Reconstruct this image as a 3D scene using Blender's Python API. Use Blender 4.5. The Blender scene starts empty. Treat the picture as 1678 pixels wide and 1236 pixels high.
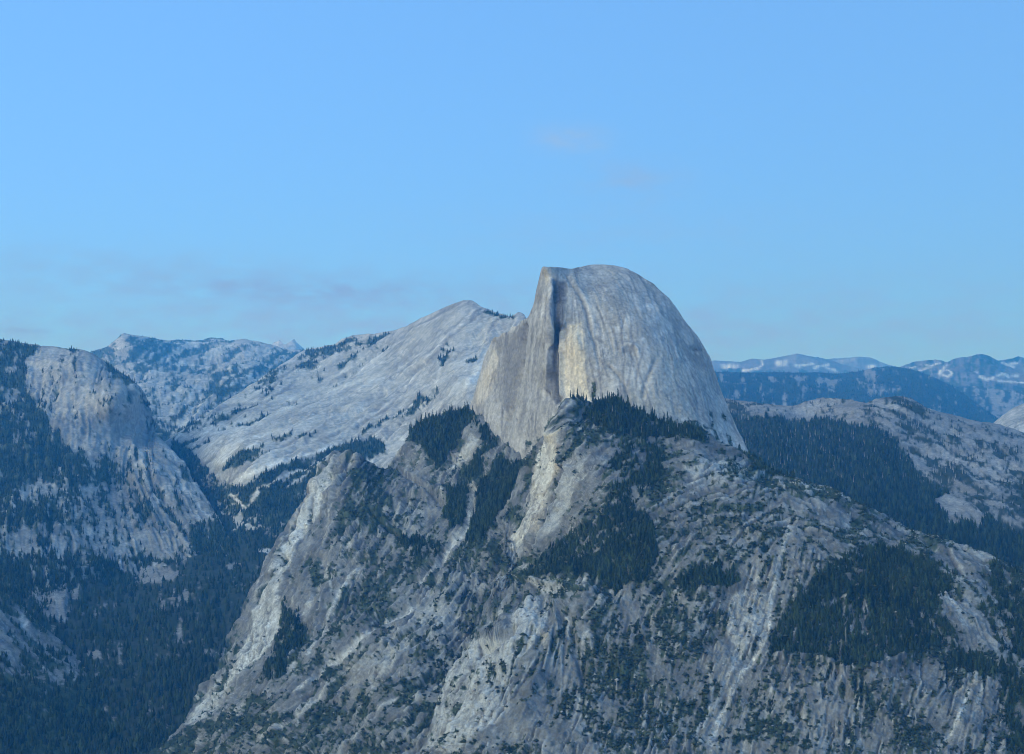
import bpy, math, random
import numpy as np
from mathutils import Vector

# ------------------------------------------------------------------ camera, sky, sun, exposure
W_PX, H_PX, FOC = 1678.0, 1236.0, 2150.0
CX, CY = W_PX / 2, H_PX / 2
PITCH = math.atan(85.0 / FOC)          # the level of the eye lies at row 703
CAM_Z = 950.0                          # viewpoint above the valley floor, metres
SUN_AZ, SUN_EL = math.radians(-122), math.radians(18)     # azimuth clockwise from the view direction

SUN_ROT = -SUN_AZ
SKY_R, SKY_G, SKY_B = 0.67, 1.33, 2.08
scn = bpy.context.scene
col = scn.collection
cam_d = bpy.data.cameras.new('camera')
cam = bpy.data.objects.new('camera', cam_d)
col.objects.link(cam)
cam.location = (0, 0, CAM_Z)
cam.rotation_euler = (math.pi / 2 + PITCH, 0, 0)
cam_d.sensor_fit = 'HORIZONTAL'
cam_d.sensor_width = 36.0
cam_d.lens = 36.0 * FOC / W_PX
cam_d.clip_start = 1.0
cam_d.clip_end = 200000.0
scn.camera = cam

world = bpy.data.worlds.new('World')
scn.world = world
world.use_nodes = True
wn, wl = world.node_tree.nodes, world.node_tree.links
wn.clear()
w_out = wn.new('ShaderNodeOutputWorld')
w_bg = wn.new('ShaderNodeBackground')
sky = wn.new('ShaderNodeTexSky')
sky.sky_type = 'NISHITA'
sky.sun_disc = False
sky.sun_elevation = SUN_EL
sky.sun_rotation = SUN_ROT
sky.altitude = 2200
sky.air_density = 2.0
sky.dust_density = 0.0
sky.ozone_density = 7.0
sepc = wn.new('ShaderNodeSeparateColor'); wl.new(sky.outputs[0], sepc.inputs[0])
comb = wn.new('ShaderNodeCombineColor')
for k, (amp, pw) in enumerate(((SKY_R, 0.25), (SKY_G, 0.3), (SKY_B, 0.42))):     # soft tone curve of the evening sky, one for all directions
    m1 = wn.new('ShaderNodeMath'); m1.operation = 'POWER'; m1.inputs[1].default_value = pw
    m2 = wn.new('ShaderNodeMath'); m2.operation = 'MULTIPLY'; m2.inputs[1].default_value = amp
    wl.new(sepc.outputs[k], m1.inputs[0]); wl.new(m1.outputs[0], m2.inputs[0]); wl.new(m2.outputs[0], comb.inputs[k])
# a few thin wisps of evening cloud, by azimuth and height above the horizon
geo = wn.new('ShaderNodeTexCoord')
sep = wn.new('ShaderNodeSeparateXYZ'); wl.new(geo.outputs['Generated'], sep.inputs[0])
def wmath(op, a, b=None):
    n = wn.new('ShaderNodeMath'); n.operation = op
    for k, v in enumerate((a, b)):
        if v is None: continue
        if isinstance(v, (int, float)): n.inputs[k].default_value = v
        else: wl.new(v, n.inputs[k])
    return n.outputs[0]
az = wmath('ARCTAN2', sep.outputs[0], sep.outputs[1]); el = wmath('ARCSINE', sep.outputs[2])
mp = wn.new('ShaderNodeMapping'); mp.inputs['Scale'].default_value = (22, 22, 60)
ns = wn.new('ShaderNodeTexNoise'); ns.inputs['Scale'].default_value = 1.6
ns.inputs['Detail'].default_value = 5; ns.inputs['Roughness'].default_value = 0.6
wl.new(geo.outputs['Generated'], mp.inputs[0]); wl.new(mp.outputs[0], ns.inputs['Vector'])
mr = wn.new('ShaderNodeMapRange'); mr.inputs[1].default_value = 0.32; mr.inputs[2].default_value = 0.66
wl.new(ns.outputs[0], mr.inputs[0])
last = comb.outputs[0]
for (px, py, sx, sy, amt, ccol) in ((925, 222, 44, 20, .42, (1.2, 1.8, 2.7)), (962, 232, 40, 20, .38, (1.2, 1.8, 2.7)), (1035, 298, 80, 30, .34, (1.05, 1.6, 2.5)), (520, 478, 240, 22, .6, (.80, 1.28, 2.35)), (200, 450, 260, 30, .3, (.92, 1.5, 2.4)), (40, 552, 95, 4, .4, (.80, 1.35, 2.3)), (1000, 380, 300, 40, .12, (1.1, 1.55, 2.4)), (760, 545, 1000, 75, .42, (.98, 1.30, 2.15))):
    a0 = math.atan((px - CX) / FOC); e0 = math.atan((703 - py) / FOC)
    g = wmath('ADD', wmath('POWER', wmath('DIVIDE', wmath('SUBTRACT', az, a0), sx / FOC), 2), wmath('POWER', wmath('DIVIDE', wmath('SUBTRACT', el, e0), sy / FOC), 2))
    f = wmath('MULTIPLY', wmath('MULTIPLY', wmath('EXPONENT', wmath('MULTIPLY', g, -1.0)), mr.outputs[0]), amt * 1.6)
    cm = wn.new('ShaderNodeMix'); cm.data_type = 'RGBA'; cm.inputs[7].default_value = ccol + (1,)
    wl.new(f, cm.inputs[0]); wl.new(last, cm.inputs[6]); last = cm.outputs[2]
wl.new(last, w_bg.inputs[0])
w_bg.inputs[1].default_value = 0.15
wl.new(w_bg.outputs[0], w_out.inputs[0])

sun_d = bpy.data.lights.new('sun', 'SUN')
sun = bpy.data.objects.new('sun', sun_d)
col.objects.link(sun)
sun_d.energy = 1.75
sun_d.angle = math.radians(82)
sun_d.color = (0.92, 1.0, 0.80)
sdir = Vector((math.sin(SUN_AZ) * math.cos(SUN_EL), math.cos(SUN_AZ) * math.cos(SUN_EL), math.sin(SUN_EL)))
sun.rotation_euler = sdir.to_track_quat('Z', 'Y').to_euler()
sun.location = (0, -50, CAM_Z + 60)

scn.render.engine = 'CYCLES'
scn.cycles.use_denoising = True
scn.cycles.pixel_filter_type = 'BLACKMAN_HARRIS'
scn.cycles.filter_width = 1.05
scn.cycles.max_bounces = 5
scn.cycles.diffuse_bounces = 2
scn.cycles.volume_bounces = 1
scn.view_settings.view_transform = 'Standard'
scn.view_settings.look = 'None'
scn.view_settings.exposure = 0.92
scn.view_settings.gamma = 1.0

rng = np.random.default_rng(11)
random.seed(5)

# ------------------------------------------------------------------ helpers: noise and rasters
_perm = np.random.default_rng(3).permutation(256).astype(np.int32)
_perm = np.concatenate([_perm, _perm, _perm])
_g = np.random.default_rng(4).normal(size=(256, 3)).astype(np.float32)
_g /= np.linalg.norm(_g, axis=1)[:, None]

def perlin(x, y, z):
    xi = np.floor(x); yi = np.floor(y); zi = np.floor(z)
    xf = (x - xi).astype(np.float32); yf = (y - yi).astype(np.float32); zf = (z - zi).astype(np.float32)
    xi = xi.astype(np.int32) & 255; yi = yi.astype(np.int32) & 255; zi = zi.astype(np.int32) & 255
    u = xf * xf * xf * (xf * (xf * 6 - 15) + 10)
    v = yf * yf * yf * (yf * (yf * 6 - 15) + 10)
    w = zf * zf * zf * (zf * (zf * 6 - 15) + 10)
    out = 0
    for i in (0, 1):
        for j in (0, 1):
            h = _perm[_perm[xi + i] + yi + j]
            for k in (0, 1):
                g = _g[_perm[h + zi + k]]
                d = g[..., 0] * (xf - i) + g[..., 1] * (yf - j) + g[..., 2] * (zf - k)
                out = out + d * (u if i else 1 - u) * (v if j else 1 - v) * (w if k else 1 - w)
    return out * 1.5

def fbm(x, y, z, octv, gain=0.5, ridged=False):
    s, a, f, tot = 0, 1.0, 1.0, 0.0
    for o in range(octv):
        n = perlin(x * f + 17.3 * o, y * f - 9.1 * o, z * f + 4.7 * o)
        if ridged:
            n = 1 - 2 * np.abs(n)
        s = s + a * n; tot += a
        a *= gain; f *= 2.03
    return s / tot

def smooth(a, lo, hi):
    t = np.clip((a - lo) / (hi - lo), 0, 1)
    return t * t * (3 - 2 * t)

def blur(a, n=1):
    for _ in range(n):
        p = np.pad(a, 1, mode='edge')
        a = (p[:-2, 1:-1] + p[2:, 1:-1] + p[1:-1, :-2] + p[1:-1, 2:] + 2 * p[1:-1, 1:-1]) / 6
    return a

def bil(a, fx, fy):
    h, w = a.shape
    fx = np.clip(fx, 0, w - 1.001); fy = np.clip(fy, 0, h - 1.001)
    i = fx.astype(np.int32); j = fy.astype(np.int32)
    u = fx - i; v = fy - j
    return (a[j, i] * (1 - u) + a[j, i + 1] * u) * (1 - v) + (a[j + 1, i] * (1 - u) + a[j + 1, i + 1] * u) * v

def in_poly(X, Y, pts):
    ins = np.zeros(X.shape, bool)
    n = len(pts)
    for k in range(n):
        x1, y1 = pts[k]; x2, y2 = pts[(k + 1) % n]
        if y1 == y2:
            continue
        c = ((y1 > Y) != (y2 > Y)) & (X < (x2 - x1) * (Y - y1) / (y2 - y1) + x1)
        ins ^= c
    return ins

def line_dist(X, Y, pts):
    best = np.full(X.shape, 1e9)
    for (x1, y1), (x2, y2) in zip(pts[:-1], pts[1:]):
        dx, dy = x2 - x1, y2 - y1
        t = np.clip(((X - x1) * dx + (Y - y1) * dy) / (dx * dx + dy * dy + 1e-9), 0, 1)
        best = np.minimum(best, np.hypot(X - x1 - t * dx, Y - y1 - t * dy))
    return best

def rbf(pts, X, Y, c=45.0):
    P = np.array(pts, float)
    def ker(r2):
        return np.sqrt(r2 + c * c)
    n = len(P)
    A = np.zeros((n + 3, n + 3))
    A[:n, :n] = ker((P[:, None, 0] - P[None, :, 0]) ** 2 + (P[:, None, 1] - P[None, :, 1]) ** 2)
    B = np.c_[np.ones(n), P[:, 0] / 500, P[:, 1] / 500]
    A[:n, n:] = B; A[n:, :n] = B.T
    sol = np.linalg.solve(A, np.r_[P[:, 2], 0, 0, 0])
    out = sol[n] + sol[n + 1] * X / 500 + sol[n + 2] * Y / 500
    for k in range(n):
        out = out + sol[k] * ker((X - P[k, 0]) ** 2 + (Y - P[k, 1]) ** 2)
    return out

def to_world(px, py, d):
    a = (px - CX) / FOC; b = (CY - py) / FOC
    yy = math.cos(PITCH) - b * math.sin(PITCH); zz = math.sin(PITCH) + b * math.cos(PITCH)
    return d * a / yy, d + 0 * a, CAM_Z + d * zz / yy

def mesh_np(name, V, tris=None, quads=None, smooth_sh=False):
    me = bpy.data.meshes.new(name)
    V = np.asarray(V, np.float32)
    faces = []
    nt = 0 if tris is None else len(tris); nq = 0 if quads is None else len(quads)
    me.vertices.add(len(V)); me.vertices.foreach_set('co', V.ravel())
    li = []
    if nt: li.append(np.asarray(tris, np.int32).ravel())
    if nq: li.append(np.asarray(quads, np.int32).ravel())
    li = np.concatenate(li)
    me.loops.add(len(li)); me.loops.foreach_set('vertex_index', li)
    st = np.concatenate([np.arange(nt) * 3, nt * 3 + np.arange(nq) * 4]).astype(np.int32)
    me.polygons.add(nt + nq); me.polygons.foreach_set('loop_start', st)
    if smooth_sh:
        me.polygons.foreach_set('use_smooth', np.ones(nt + nq, bool))
    me.update(calc_edges=True)
    return me

def link(name, me, mat, parent=None, **props):
    o = bpy.data.objects.new(name, me)
    col.objects.link(o)
    if mat is not None and me is not None and not me.materials:
        me.materials.append(mat)
    if parent is not None:
        o.parent = parent
    for k, v in props.items():
        o[k] = v
    return o

# ------------------------------------------------------------------ materials
def new_mat(name):
    m = bpy.data.materials.new(name); m.use_nodes = True
    nt = m.node_tree
    b = nt.nodes['Principled BSDF']
    b.inputs['Roughness'].default_value = 0.92
    b.inputs['Specular IOR Level'].default_value = 0.15
    return m, nt, b

def mixc(nt, fac, a, b, blend='MIX'):
    n = nt.nodes.new('ShaderNodeMix'); n.data_type = 'RGBA'; n.blend_type = blend
    for sock, v in ((n.inputs[0], fac), (n.inputs[6], a), (n.inputs[7], b)):
        if hasattr(v, 'links'):
            nt.links.new(v, sock)
        elif isinstance(v, tuple):
            sock.default_value = v + (1,) if len(v) == 3 else v
        else:
            sock.default_value = v
    return n.outputs[2]

def attr(nt, name):
    n = nt.nodes.new('ShaderNodeAttribute'); n.attribute_name = name
    return n.outputs['Fac']

def rock_material(name, base_a, base_b, pale, warm, stain_shade, veg_a, veg_b, grain=0.02, joint=0.6):
    m, nt, b = new_mat(name)
    tc = nt.nodes.new('ShaderNodeTexCoord')
    def noise(scale, det=6, rough=0.6, out=0):
        n = nt.nodes.new('ShaderNodeTexNoise')
        n.inputs['Scale'].default_value = scale; n.inputs['Detail'].default_value = det
        n.inputs['Roughness'].default_value = rough
        nt.links.new(tc.outputs['Object'], n.inputs['Vector'])
        return n.outputs[out]
    def ramp(v, lo, hi, a=0.0, bb=1.0):
        r = nt.nodes.new('ShaderNodeMapRange')
        r.inputs[1].default_value = lo; r.inputs[2].default_value = hi
        r.inputs[3].default_value = a; r.inputs[4].default_value = bb
        nt.links.new(v, r.inputs[0]); return r.outputs[0]
    def vmath(op, a, bb):
        n = nt.nodes.new('ShaderNodeVectorMath'); n.operation = op
        for k, v in enumerate((a, bb)):
            if isinstance(v, tuple): n.inputs[k].default_value = v
            else: nt.links.new(v, n.inputs[k])
        return n.outputs[0]
    def fmath(op, a, bb):
        n = nt.nodes.new('ShaderNodeMath'); n.operation = op
        for k, v in enumerate((a, bb)):
            if isinstance(v, (int, float)): n.inputs[k].default_value = v
            else: nt.links.new(v, n.inputs[k])
        return n.outputs[0]
    # joints: a warped net of thin cracks, longer up the wall than along it
    wv = vmath('ADD', vmath('MULTIPLY', tc.outputs['Object'], (1.0, 1.0, 0.42)), vmath('MULTIPLY', vmath('SUBTRACT', noise(grain * 1.5, 5, .65, 1), (.5, .5, .5)), (26.0 * .02 / grain,) * 3))
    def cracks(scale, width):
        v = nt.nodes.new('ShaderNodeTexVoronoi'); v.feature = 'DISTANCE_TO_EDGE'; v.inputs['Scale'].default_value = scale
        nt.links.new(wv, v.inputs['Vector'])
        return ramp(v.outputs['Distance'], 0.0, width, 1.0, 0.0), v
    c1, v1 = cracks(grain * 1.0, 0.075); c2, v2 = cracks(grain * 3.1, 0.13)
    c = mixc(nt, attr(nt, 'streak'), base_a, base_b)
    vc = nt.nodes.new('ShaderNodeTexVoronoi'); vc.inputs['Scale'].default_value = grain * 1.0; nt.links.new(wv, vc.inputs['Vector'])
    sp = nt.nodes.new('ShaderNodeSeparateColor'); nt.links.new(vc.outputs['Color'], sp.inputs[0])
    c = mixc(nt, ramp(sp.outputs[0], 0.2, 1.0, 0.0, 0.45 * joint), c, tuple(x * 1.1 for x in base_a))     # slabs of slightly different tone
    c = mixc(nt, ramp(noise(grain * 0.35), 0.4, 0.62, 0, .7), c, tuple(x * 0.8 for x in base_a))
    g = ramp(noise(grain * 5, 5, 0.78), 0.32, 0.68, 0.66, 1.34)
    gm = nt.nodes.new('ShaderNodeCombineColor')
    for k in range(3): nt.links.new(g, gm.inputs[k])
    c = mixc(nt, attr(nt, 'warm'), c, warm)
    c = mixc(nt, attr(nt, 'pale'), c, pale)
    c = mixc(nt, attr(nt, 'stain_shade'), c, stain_shade)
    c = mixc(nt, 1.0, c, gm.outputs[0], 'MULTIPLY')
    gate = ramp(noise(grain * .6, 3, .5), .38, .6)
    cr = fmath('MULTIPLY', fmath('MAXIMUM', c1, fmath('MULTIPLY', c2, 0.6)), fmath('MULTIPLY', gate, joint))
    c = mixc(nt, cr, c, stain_shade)
    vg = mixc(nt, ramp(noise(grain * 2), 0.35, 0.65), veg_a, veg_b)
    c = mixc(nt, attr(nt, 'veg'), c, vg)
    c = mixc(nt, attr(nt, 'snow'), c, (0.82, 0.84, 0.86))
    nt.links.new(c, b.inputs['Base Color'])
    return m

VEG_A, VEG_B = (0.020, 0.036, 0.021), (0.075, 0.100, 0.060)
M_ROCK = rock_material('granite', (0.095, 0.10, 0.098), (0.35, 0.357, 0.345), (0.72, 0.73, 0.69),
                       (0.60, 0.50, 0.34), (0.085, 0.088, 0.098), VEG_A, VEG_B)
M_DOME = rock_material('dome_granite', (0.32, 0.312, 0.295), (0.56, 0.545, 0.515), (0.74, 0.725, 0.69),
                       (0.82, 0.70, 0.50), (0.10, 0.10, 0.11), VEG_A, VEG_B, 0.016, 0.4)
M_FAR = rock_material('far_granite', (0.29, 0.295, 0.285), (0.64, 0.645, 0.615), (0.80, 0.80, 0.77),
                      (0.55, 0.45, 0.34), (0.12, 0.12, 0.13), VEG_A, VEG_B, 0.006)
M_FACE = rock_material('cliff_granite', (0.20, 0.205, 0.20), (0.47, 0.475, 0.455), (0.66, 0.66, 0.63),
                       (0.55, 0.47, 0.36), (0.10, 0.10, 0.11), VEG_A, VEG_B, 0.008)
M_PEAK = rock_material('alpine_rock', (0.13, 0.13, 0.14), (0.27, 0.265, 0.27), (0.40, 0.39, 0.39),
                       (0.40, 0.35, 0.31), (0.10, 0.10, 0.11), VEG_A, VEG_B, 0.003)
M_FOREST = rock_material('forest_ground', (0.20, 0.20, 0.19), (0.33, 0.32, 0.31), (0.48, 0.47, 0.45),
                         (0.42, 0.37, 0.30), (0.10, 0.10, 0.10), VEG_A, (0.05, 0.06, 0.045), 0.012)

def simple_mat(name, ca, cb, scale, tone=False):
    m, nt, b = new_mat(name)
    tc = nt.nodes.new('ShaderNodeTexCoord'); n = nt.nodes.new('ShaderNodeTexNoise')
    n.inputs['Scale'].default_value = scale; n.inputs['Detail'].default_value = 3
    nt.links.new(tc.outputs['Object'], n.inputs['Vector'])
    r = nt.nodes.new('ShaderNodeMapRange'); r.inputs[1].default_value = 0.35; r.inputs[2].default_value = 0.65
    nt.links.new(n.outputs[0], r.inputs[0])
    f = attr(nt, 'tone') if tone else r.outputs[0]
    nt.links.new(mixc(nt, f, ca, cb), b.inputs['Base Color'])
    return m
M_LEAF = simple_mat('conifer_foliage', (0.014, 0.028, 0.015), (0.042, 0.066, 0.034), 0.05)
M_LEAFT = simple_mat('conifer_foliage_mixed', (0.010, 0.021, 0.011), (0.060, 0.090, 0.040), 0.05, True)
M_SHRUB = simple_mat('shrub_foliage', (0.018, 0.032, 0.022), (0.085, 0.105, 0.072), 0.03, True)
M_BARK = simple_mat('bark', (0.07, 0.055, 0.045), (0.13, 0.11, 0.09), 0.5)
M_SNAG = simple_mat('weathered_wood', (0.36, 0.35, 0.34), (0.55, 0.53, 0.51), 0.3)
M_BOULDER = simple_mat('boulder_granite', (0.26, 0.255, 0.25), (0.56, 0.55, 0.52), 0.05, True)
M_GROUND = simple_mat('valley_ground', (0.03, 0.045, 0.03), (0.06, 0.07, 0.05), 0.004)

# ------------------------------------------------------------------ landform patch

class Patch:
    def __init__(self, name, label, mat, x0, x1, step, top, bottom, depth, relief, angles=((0, 0, 90),),
                 polys=(), strokes=(), mottle=(), streak_amp=2.0, warp=9.0, back=(900, 0.9), top_rough=1.2,
                 seed=0, streak_len=26, category='mountain', c=45.0, rib=8.0, crack=1.0, dk=1.0, dscale=1.0, joints=0, jlen=(14, 60), jw=1.0, fine_x=(-30, 1710)):
        depth = [(a, b2, d * dscale) for a, b2, d in depth]
        LS = 1.25 if seed >= 20 else 1.6
        self.LS = LS
        self.name = name; self.x0, self.x1, self.step = x0, x1, step
        r = np.random.default_rng(100 + seed)
        # close columns where the viewpoint looks, wide ones where the landform runs on out of sight
        fa, fb = max(x0, fine_x[0]), min(x1, fine_x[1])
        xs = np.concatenate([np.arange(x0, fa - 2 * step, step * 5), np.arange(fa, fb, step), np.arange(fb, x1 + step * 4, step * 5)])
        xs = np.unique(np.round(xs, 3)); x1 = float(xs[-1]); nx = len(xs)
        T = np.array(top, float); Bt = np.array(bottom, float)
        yt = np.interp(xs, T[:, 0], T[:, 1])
        k = np.array([1, 2, 1]) / 4
        yt = np.convolve(np.pad(yt, 1, mode='edge'), k, 'valid')
        z0 = np.zeros_like(xs)
        yt = yt + top_rough * (fbm(xs / 14.0, z0 + seed * 3.1, z0 + .5, 3, 0.6))
        yb = np.interp(xs, Bt[:, 0], Bt[:, 1])
        yb = np.maximum(yb, yt + 12)
        yv = np.minimum(yb, np.maximum(1258.0, yt + 10))         # below the frame the rows spread out
        vis = (xs >= -40) & (xs <= 1720)
        nr = int(np.max((yv - yt)[vis]) / step) + 1
        t = np.linspace(0, 1, nr)[:, None]
        PY = yt[None] + t * (yv - yt)[None]
        PY = np.concatenate([PY, yv[None] + np.linspace(0, 1, 9)[1:, None] * (yb - yv + .5)[None]], 0)
        self.nx, self.nr, self.xs, self.yt, self.yb = nx, nr, xs, yt, yv
        nr = nr + 8
        PX = np.repeat(xs[None], nr, 0)
        # raster frame
        rx0, ry0 = x0, float(yt.min()) - 4
        RW = int((x1 - x0) / LS) + 2; RH = int((yb.max() - ry0) / LS) + 2
        self.rx0, self.ry0 = rx0, ry0
        RX = rx0 + np.arange(RW)[None] * LS + np.zeros((RH, 1)); RY = ry0 + np.arange(RH)[:, None] * LS + np.zeros((1, RW))
        # depth, on a coarse lattice
        q = 6
        cx = rx0 + np.arange(int((x1 - x0) / q) + 3) * q; cy = ry0 + np.arange(int((yb.max() - ry0) / q) + 3) * q
        D = rbf(depth, cx[None] + 0 * cy[:, None], cy[:, None] + 0 * cx[None], c)
        dv = bil(D, (PX - rx0) / q, (PY - ry0) / q)
        X, Y, Z = to_world(PX, PY, dv)
        # ragged coordinates for everything traced
        wx = warp * fbm(RX / 22.0, RY / 22.0, RX * 0 + seed + .3, 4, 0.6)
        wy = warp * fbm(RX / 22.0, RY / 22.0, RX * 0 + seed + 40.3, 4, 0.6)
        wb = 1.3 * warp * fbm(RX / 70.0, RY / 70.0, RX * 0 + seed + 70.3, 2, 0.5); wc = 1.3 * warp * fbm(RX / 70.0, RY / 70.0, RX * 0 + seed + 90.3, 2, 0.5)
        QX, QY = RX + wx + wb, RY + wy + wc
        # streak field by line integral convolution
        A = np.array(angles, float)
        wsum = 0; ca = 0; sa = 0
        for (ax, ay, an) in A:
            w = 1.0 / ((RX - ax) ** 2 + (RY - ay) ** 2 + 900.0) ** 1.2
            ca = ca + w * math.cos(math.radians(2 * an)); sa = sa + w * math.sin(math.radians(2 * an)); wsum = wsum + w
        th = 0.5 * np.arctan2(sa, ca)
        th = th + 0.16 * fbm(RX / 60, RY / 60, RX * 0 + seed + 7.7, 2)
        ddx, ddy = np.cos(th).astype(np.float32), np.sin(th).astype(np.float32)
        def lic(src, n, st=1.0):
            acc = src.copy()
            for sg in (1, -1):
                fx = np.arange(RW, dtype=np.float32)[None] + np.zeros((RH, 1), np.float32)
                fy = np.arange(RH, dtype=np.float32)[:, None] + np.zeros((1, RW), np.float32)
                pd = None
                for _ in range(n):
                    i = np.clip(fx, 0, RW - 1).astype(np.int32); j = np.clip(fy, 0, RH - 1).astype(np.int32)
                    ux, uy = ddx[j, i], ddy[j, i]
                    if pd is not None:
                        s = np.sign(ux * pd[0] + uy * pd[1]); s[s == 0] = 1
                        ux, uy = ux * s, uy * s
                    else:
                        ux, uy = ux * sg, uy * sg
                    pd = (ux, uy)
                    fx = fx + st * ux; fy = fy + st * uy
                    i = np.clip(fx, 0, RW - 1).astype(np.int32); j = np.clip(fy, 0, RH - 1).astype(np.int32)
                    acc = acc + src[j, i]
            return acc
        fine = lic(r.normal(size=(RH, RW)).astype(np.float32), streak_len)
        coarse = lic(blur(r.normal(size=(RH, RW)).astype(np.float32), 9), int(streak_len * 1.6), 1.5)
        lo = r.normal(size=(RH // 7 + 3, RW // 7 + 3)).astype(np.float32)
        lo = bil(lo, np.arange(RW)[None] / 7.0 + np.zeros((RH, 1)), np.arange(RH)[:, None] / 7.0 + np.zeros((1, RW))).astype(np.float32)
        ribs = lic(lo, 9, 2.0); ribs /= ribs.std()
        ribs = 0.9 - np.abs(ribs + 0.5 * fbm(RX / 30, RY / 30, RX * 0 + seed + 8.1, 3)) * 1.1
        l2 = r.normal(size=(RH // 3 + 3, RW // 3 + 3)).astype(np.float32)
        l2 = bil(l2, np.arange(RW)[None] / 3.0 + np.zeros((RH, 1)), np.arange(RH)[:, None] / 3.0 + np.zeros((1, RW))).astype(np.float32)
        rib2 = lic(l2, 9, 1.3); rib2 /= rib2.std()
        rib2 = 0.8 - np.abs(rib2 + 0.4 * fbm(RX / 12, RY / 12, RX * 0 + seed + 8.8, 2))
        fine /= fine.std() + 1e-9; coarse /= coarse.std() + 1e-9
        # rasters of what grows on and stains the rock, some light and shade painted in
        R = {k: np.zeros((RH, RW), np.float32) for k in ('veg', 'pale', 'warm', 'stain_shade', 'snow', 'disp', 'wood')}
        sgate = 0.25 + 0.75 * smooth(fbm(RX / 45.0, RY / 55.0, RX * 0 + seed + 3.3, 3, 0.6), -.25, .35)
        blot = fbm(RX / 16.0, RY / 13.0, RX * 0 + seed + 6.6, 4, 0.65)
        blot = lic(blot.astype(np.float32), 7, 1.2); blot /= blot.std()
        R['streak'] = np.clip(0.5 + sgate * (0.24 * fine + 0.14 * coarse) + 0.13 * blot + 0.16 * rib2 * sgate, 0, 1)
        mot = fbm(QX / 10.0, QY / 9.0, RX * 0 + seed + 1.1, 4, 0.62)
        mot = 0.55 * mot / mot.std(); ml = lic(mot.astype(np.float32), 7, 1.3); mot = mot + 0.45 * ml / ml.std()
        big = fbm(RX / 60.0, RY / 45.0, RX * 0 + seed + 5.5, 3, 0.5)
        fn = fbm(RX / 5.0, RY / 4.0, RX * 0 + seed + 2.2, 2, 0.6)
        brk = mot / mot.std() + 0.75 * big / big.std() + 0.55 * fn / fn.std() + 0.28 * fine + 0.20 * coarse - 0.40 * ribs - 0.25 * rib2
        qs = np.quantile(brk[::3, ::3], np.linspace(0, 1, 41))
        dens = np.zeros((RH, RW), np.float32)
        for pts, v in mottle:                      # general cover, broken up by noise
            dens = np.where(in_poly(QX, QY, pts), v, dens)
        for kind, pts, v in polys:
            msk = blur(in_poly(QX, QY, pts).astype(np.float32), 16 if kind in ('veg', 'wood') and seed >= 20 else 3)
            if kind == 'veg':
                dens = dens * (1 - msk) + v * msk
            elif kind == 'wood':
                R['wood'] = np.maximum(R['wood'], smooth(msk, .1, .6) * v); dens = np.maximum(dens, dens * (1 - msk) + msk * v)
            else:
                R[kind] = np.maximum(R[kind], msk * v * np.clip(0.75 + 0.22 * fine + 0.18 * coarse, 0, 1.15))
        for kind, pts, wd, v in strokes:
            wf = 0.9 if kind == 'disp' and dk >= 1 else 0.4
            ds = line_dist(RX + wx * wf, RY + wy * wf, pts)
            f = np.exp(-(ds / wd) ** 2)
            if kind == 'disp':
                R['disp'] += f * v
            elif kind == 'veg':
                dens = np.maximum(dens, f * v)
            elif kind == 'bare':
                dens = dens * (1 - f * v)
            else:
                R[kind] = np.maximum(R[kind], f * v * np.clip(0.8 + 0.3 * fine, 0, 1.2))
        # long joints and ledges traced along the lie of the rock
        jd = np.zeros((RH, RW), np.float32); jp = np.zeros((RH, RW), np.float32); jv = np.zeros((RH, RW), np.float32)
        for _ in range(joints):
            x, y = r.uniform(0, RW - 1), r.uniform(0, RH - 1)
            n = int(r.uniform(*jlen) * (3 if r.random() < .2 else 1)); w = r.uniform(.35, 1.0); ln = r.random() < .35
            tw = r.normal(0, .10); side = 1 if r.random() < .6 else -1; px_, py_ = None, None
            for k in range(n):
                i, j = int(x), int(y)
                if not (2 <= i < RW - 3 and 2 <= j < RH - 3): break
                ux, uy = ddx[j, i], ddy[j, i]
                if px_ is not None and ux * px_ + uy * py_ < 0: ux, uy = -ux, -uy
                px_, py_ = ux, uy
                tw += r.normal(0, .05); tw *= .96
                cu, su = math.cos(tw), math.sin(tw)
                ux, uy = ux * cu - uy * su, ux * su + uy * cu
                f = w * min(1, 4 * min(k, n - k) / n) * (r.random() > .12)
                jd[j, i] = max(jd[j, i], f); jd[j, i + 1] = max(jd[j, i + 1], f * .6)
                oi, oj = int(x - uy * 2.6 * side), int(y + ux * 2.6 * side)
                if 0 <= oi < RW and 0 <= oj < RH: jp[oj, oi] = max(jp[oj, oi], f)
                if ln: jv[j, i] = f
                x += ux * .8; y += uy * .8
        jd = np.clip(blur(jd, 1) * 1.5, 0, 1) * jw; jp = np.clip(blur(jp, 2) * 1.7, 0, 1) * jw
        R['stain_shade'] = np.maximum(R['stain_shade'], 0.9 * jd); R['pale'] = np.maximum(R['pale'], 0.6 * jp * (1 - jd))
        R['disp'] += (jp * 0.5 - jd * 1.1) * rib
        dens = np.maximum(dens, np.clip(blur(jv, 4) * 3.0, 0, .6) * (dens > .03))
        thr = np.interp(np.clip(1 - dens, 0, 1), np.linspace(0, 1, 41), qs)
        R['veg'] = smooth(brk, thr - 0.22, thr + 0.22) * (dens > 0.02)
        R['dens'] = dens
        pn = fbm(QX / 8.0, QY / 6.0, RX * 0 + seed + 9.9, 3, 0.6); pl = lic(pn.astype(np.float32), 5, 1.3)
        patchy = smooth(pn / pn.std() * .5 + .7 * pl / pl.std(), .9, 1.9) * smooth(big, -.35, .3)
        R['pale'] = np.maximum(R['pale'], patchy * 0.5 * (1 - R['stain_shade']))
        R['pale'] = R['pale'] * (1 - 0.8 * R['stain_shade'])
        ck = smooth(fine + 0.5 * coarse, 1.25, 2.1) * sgate * crack
        R['stain_shade'] = np.maximum(R['stain_shade'], 0.75 * ck)
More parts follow.
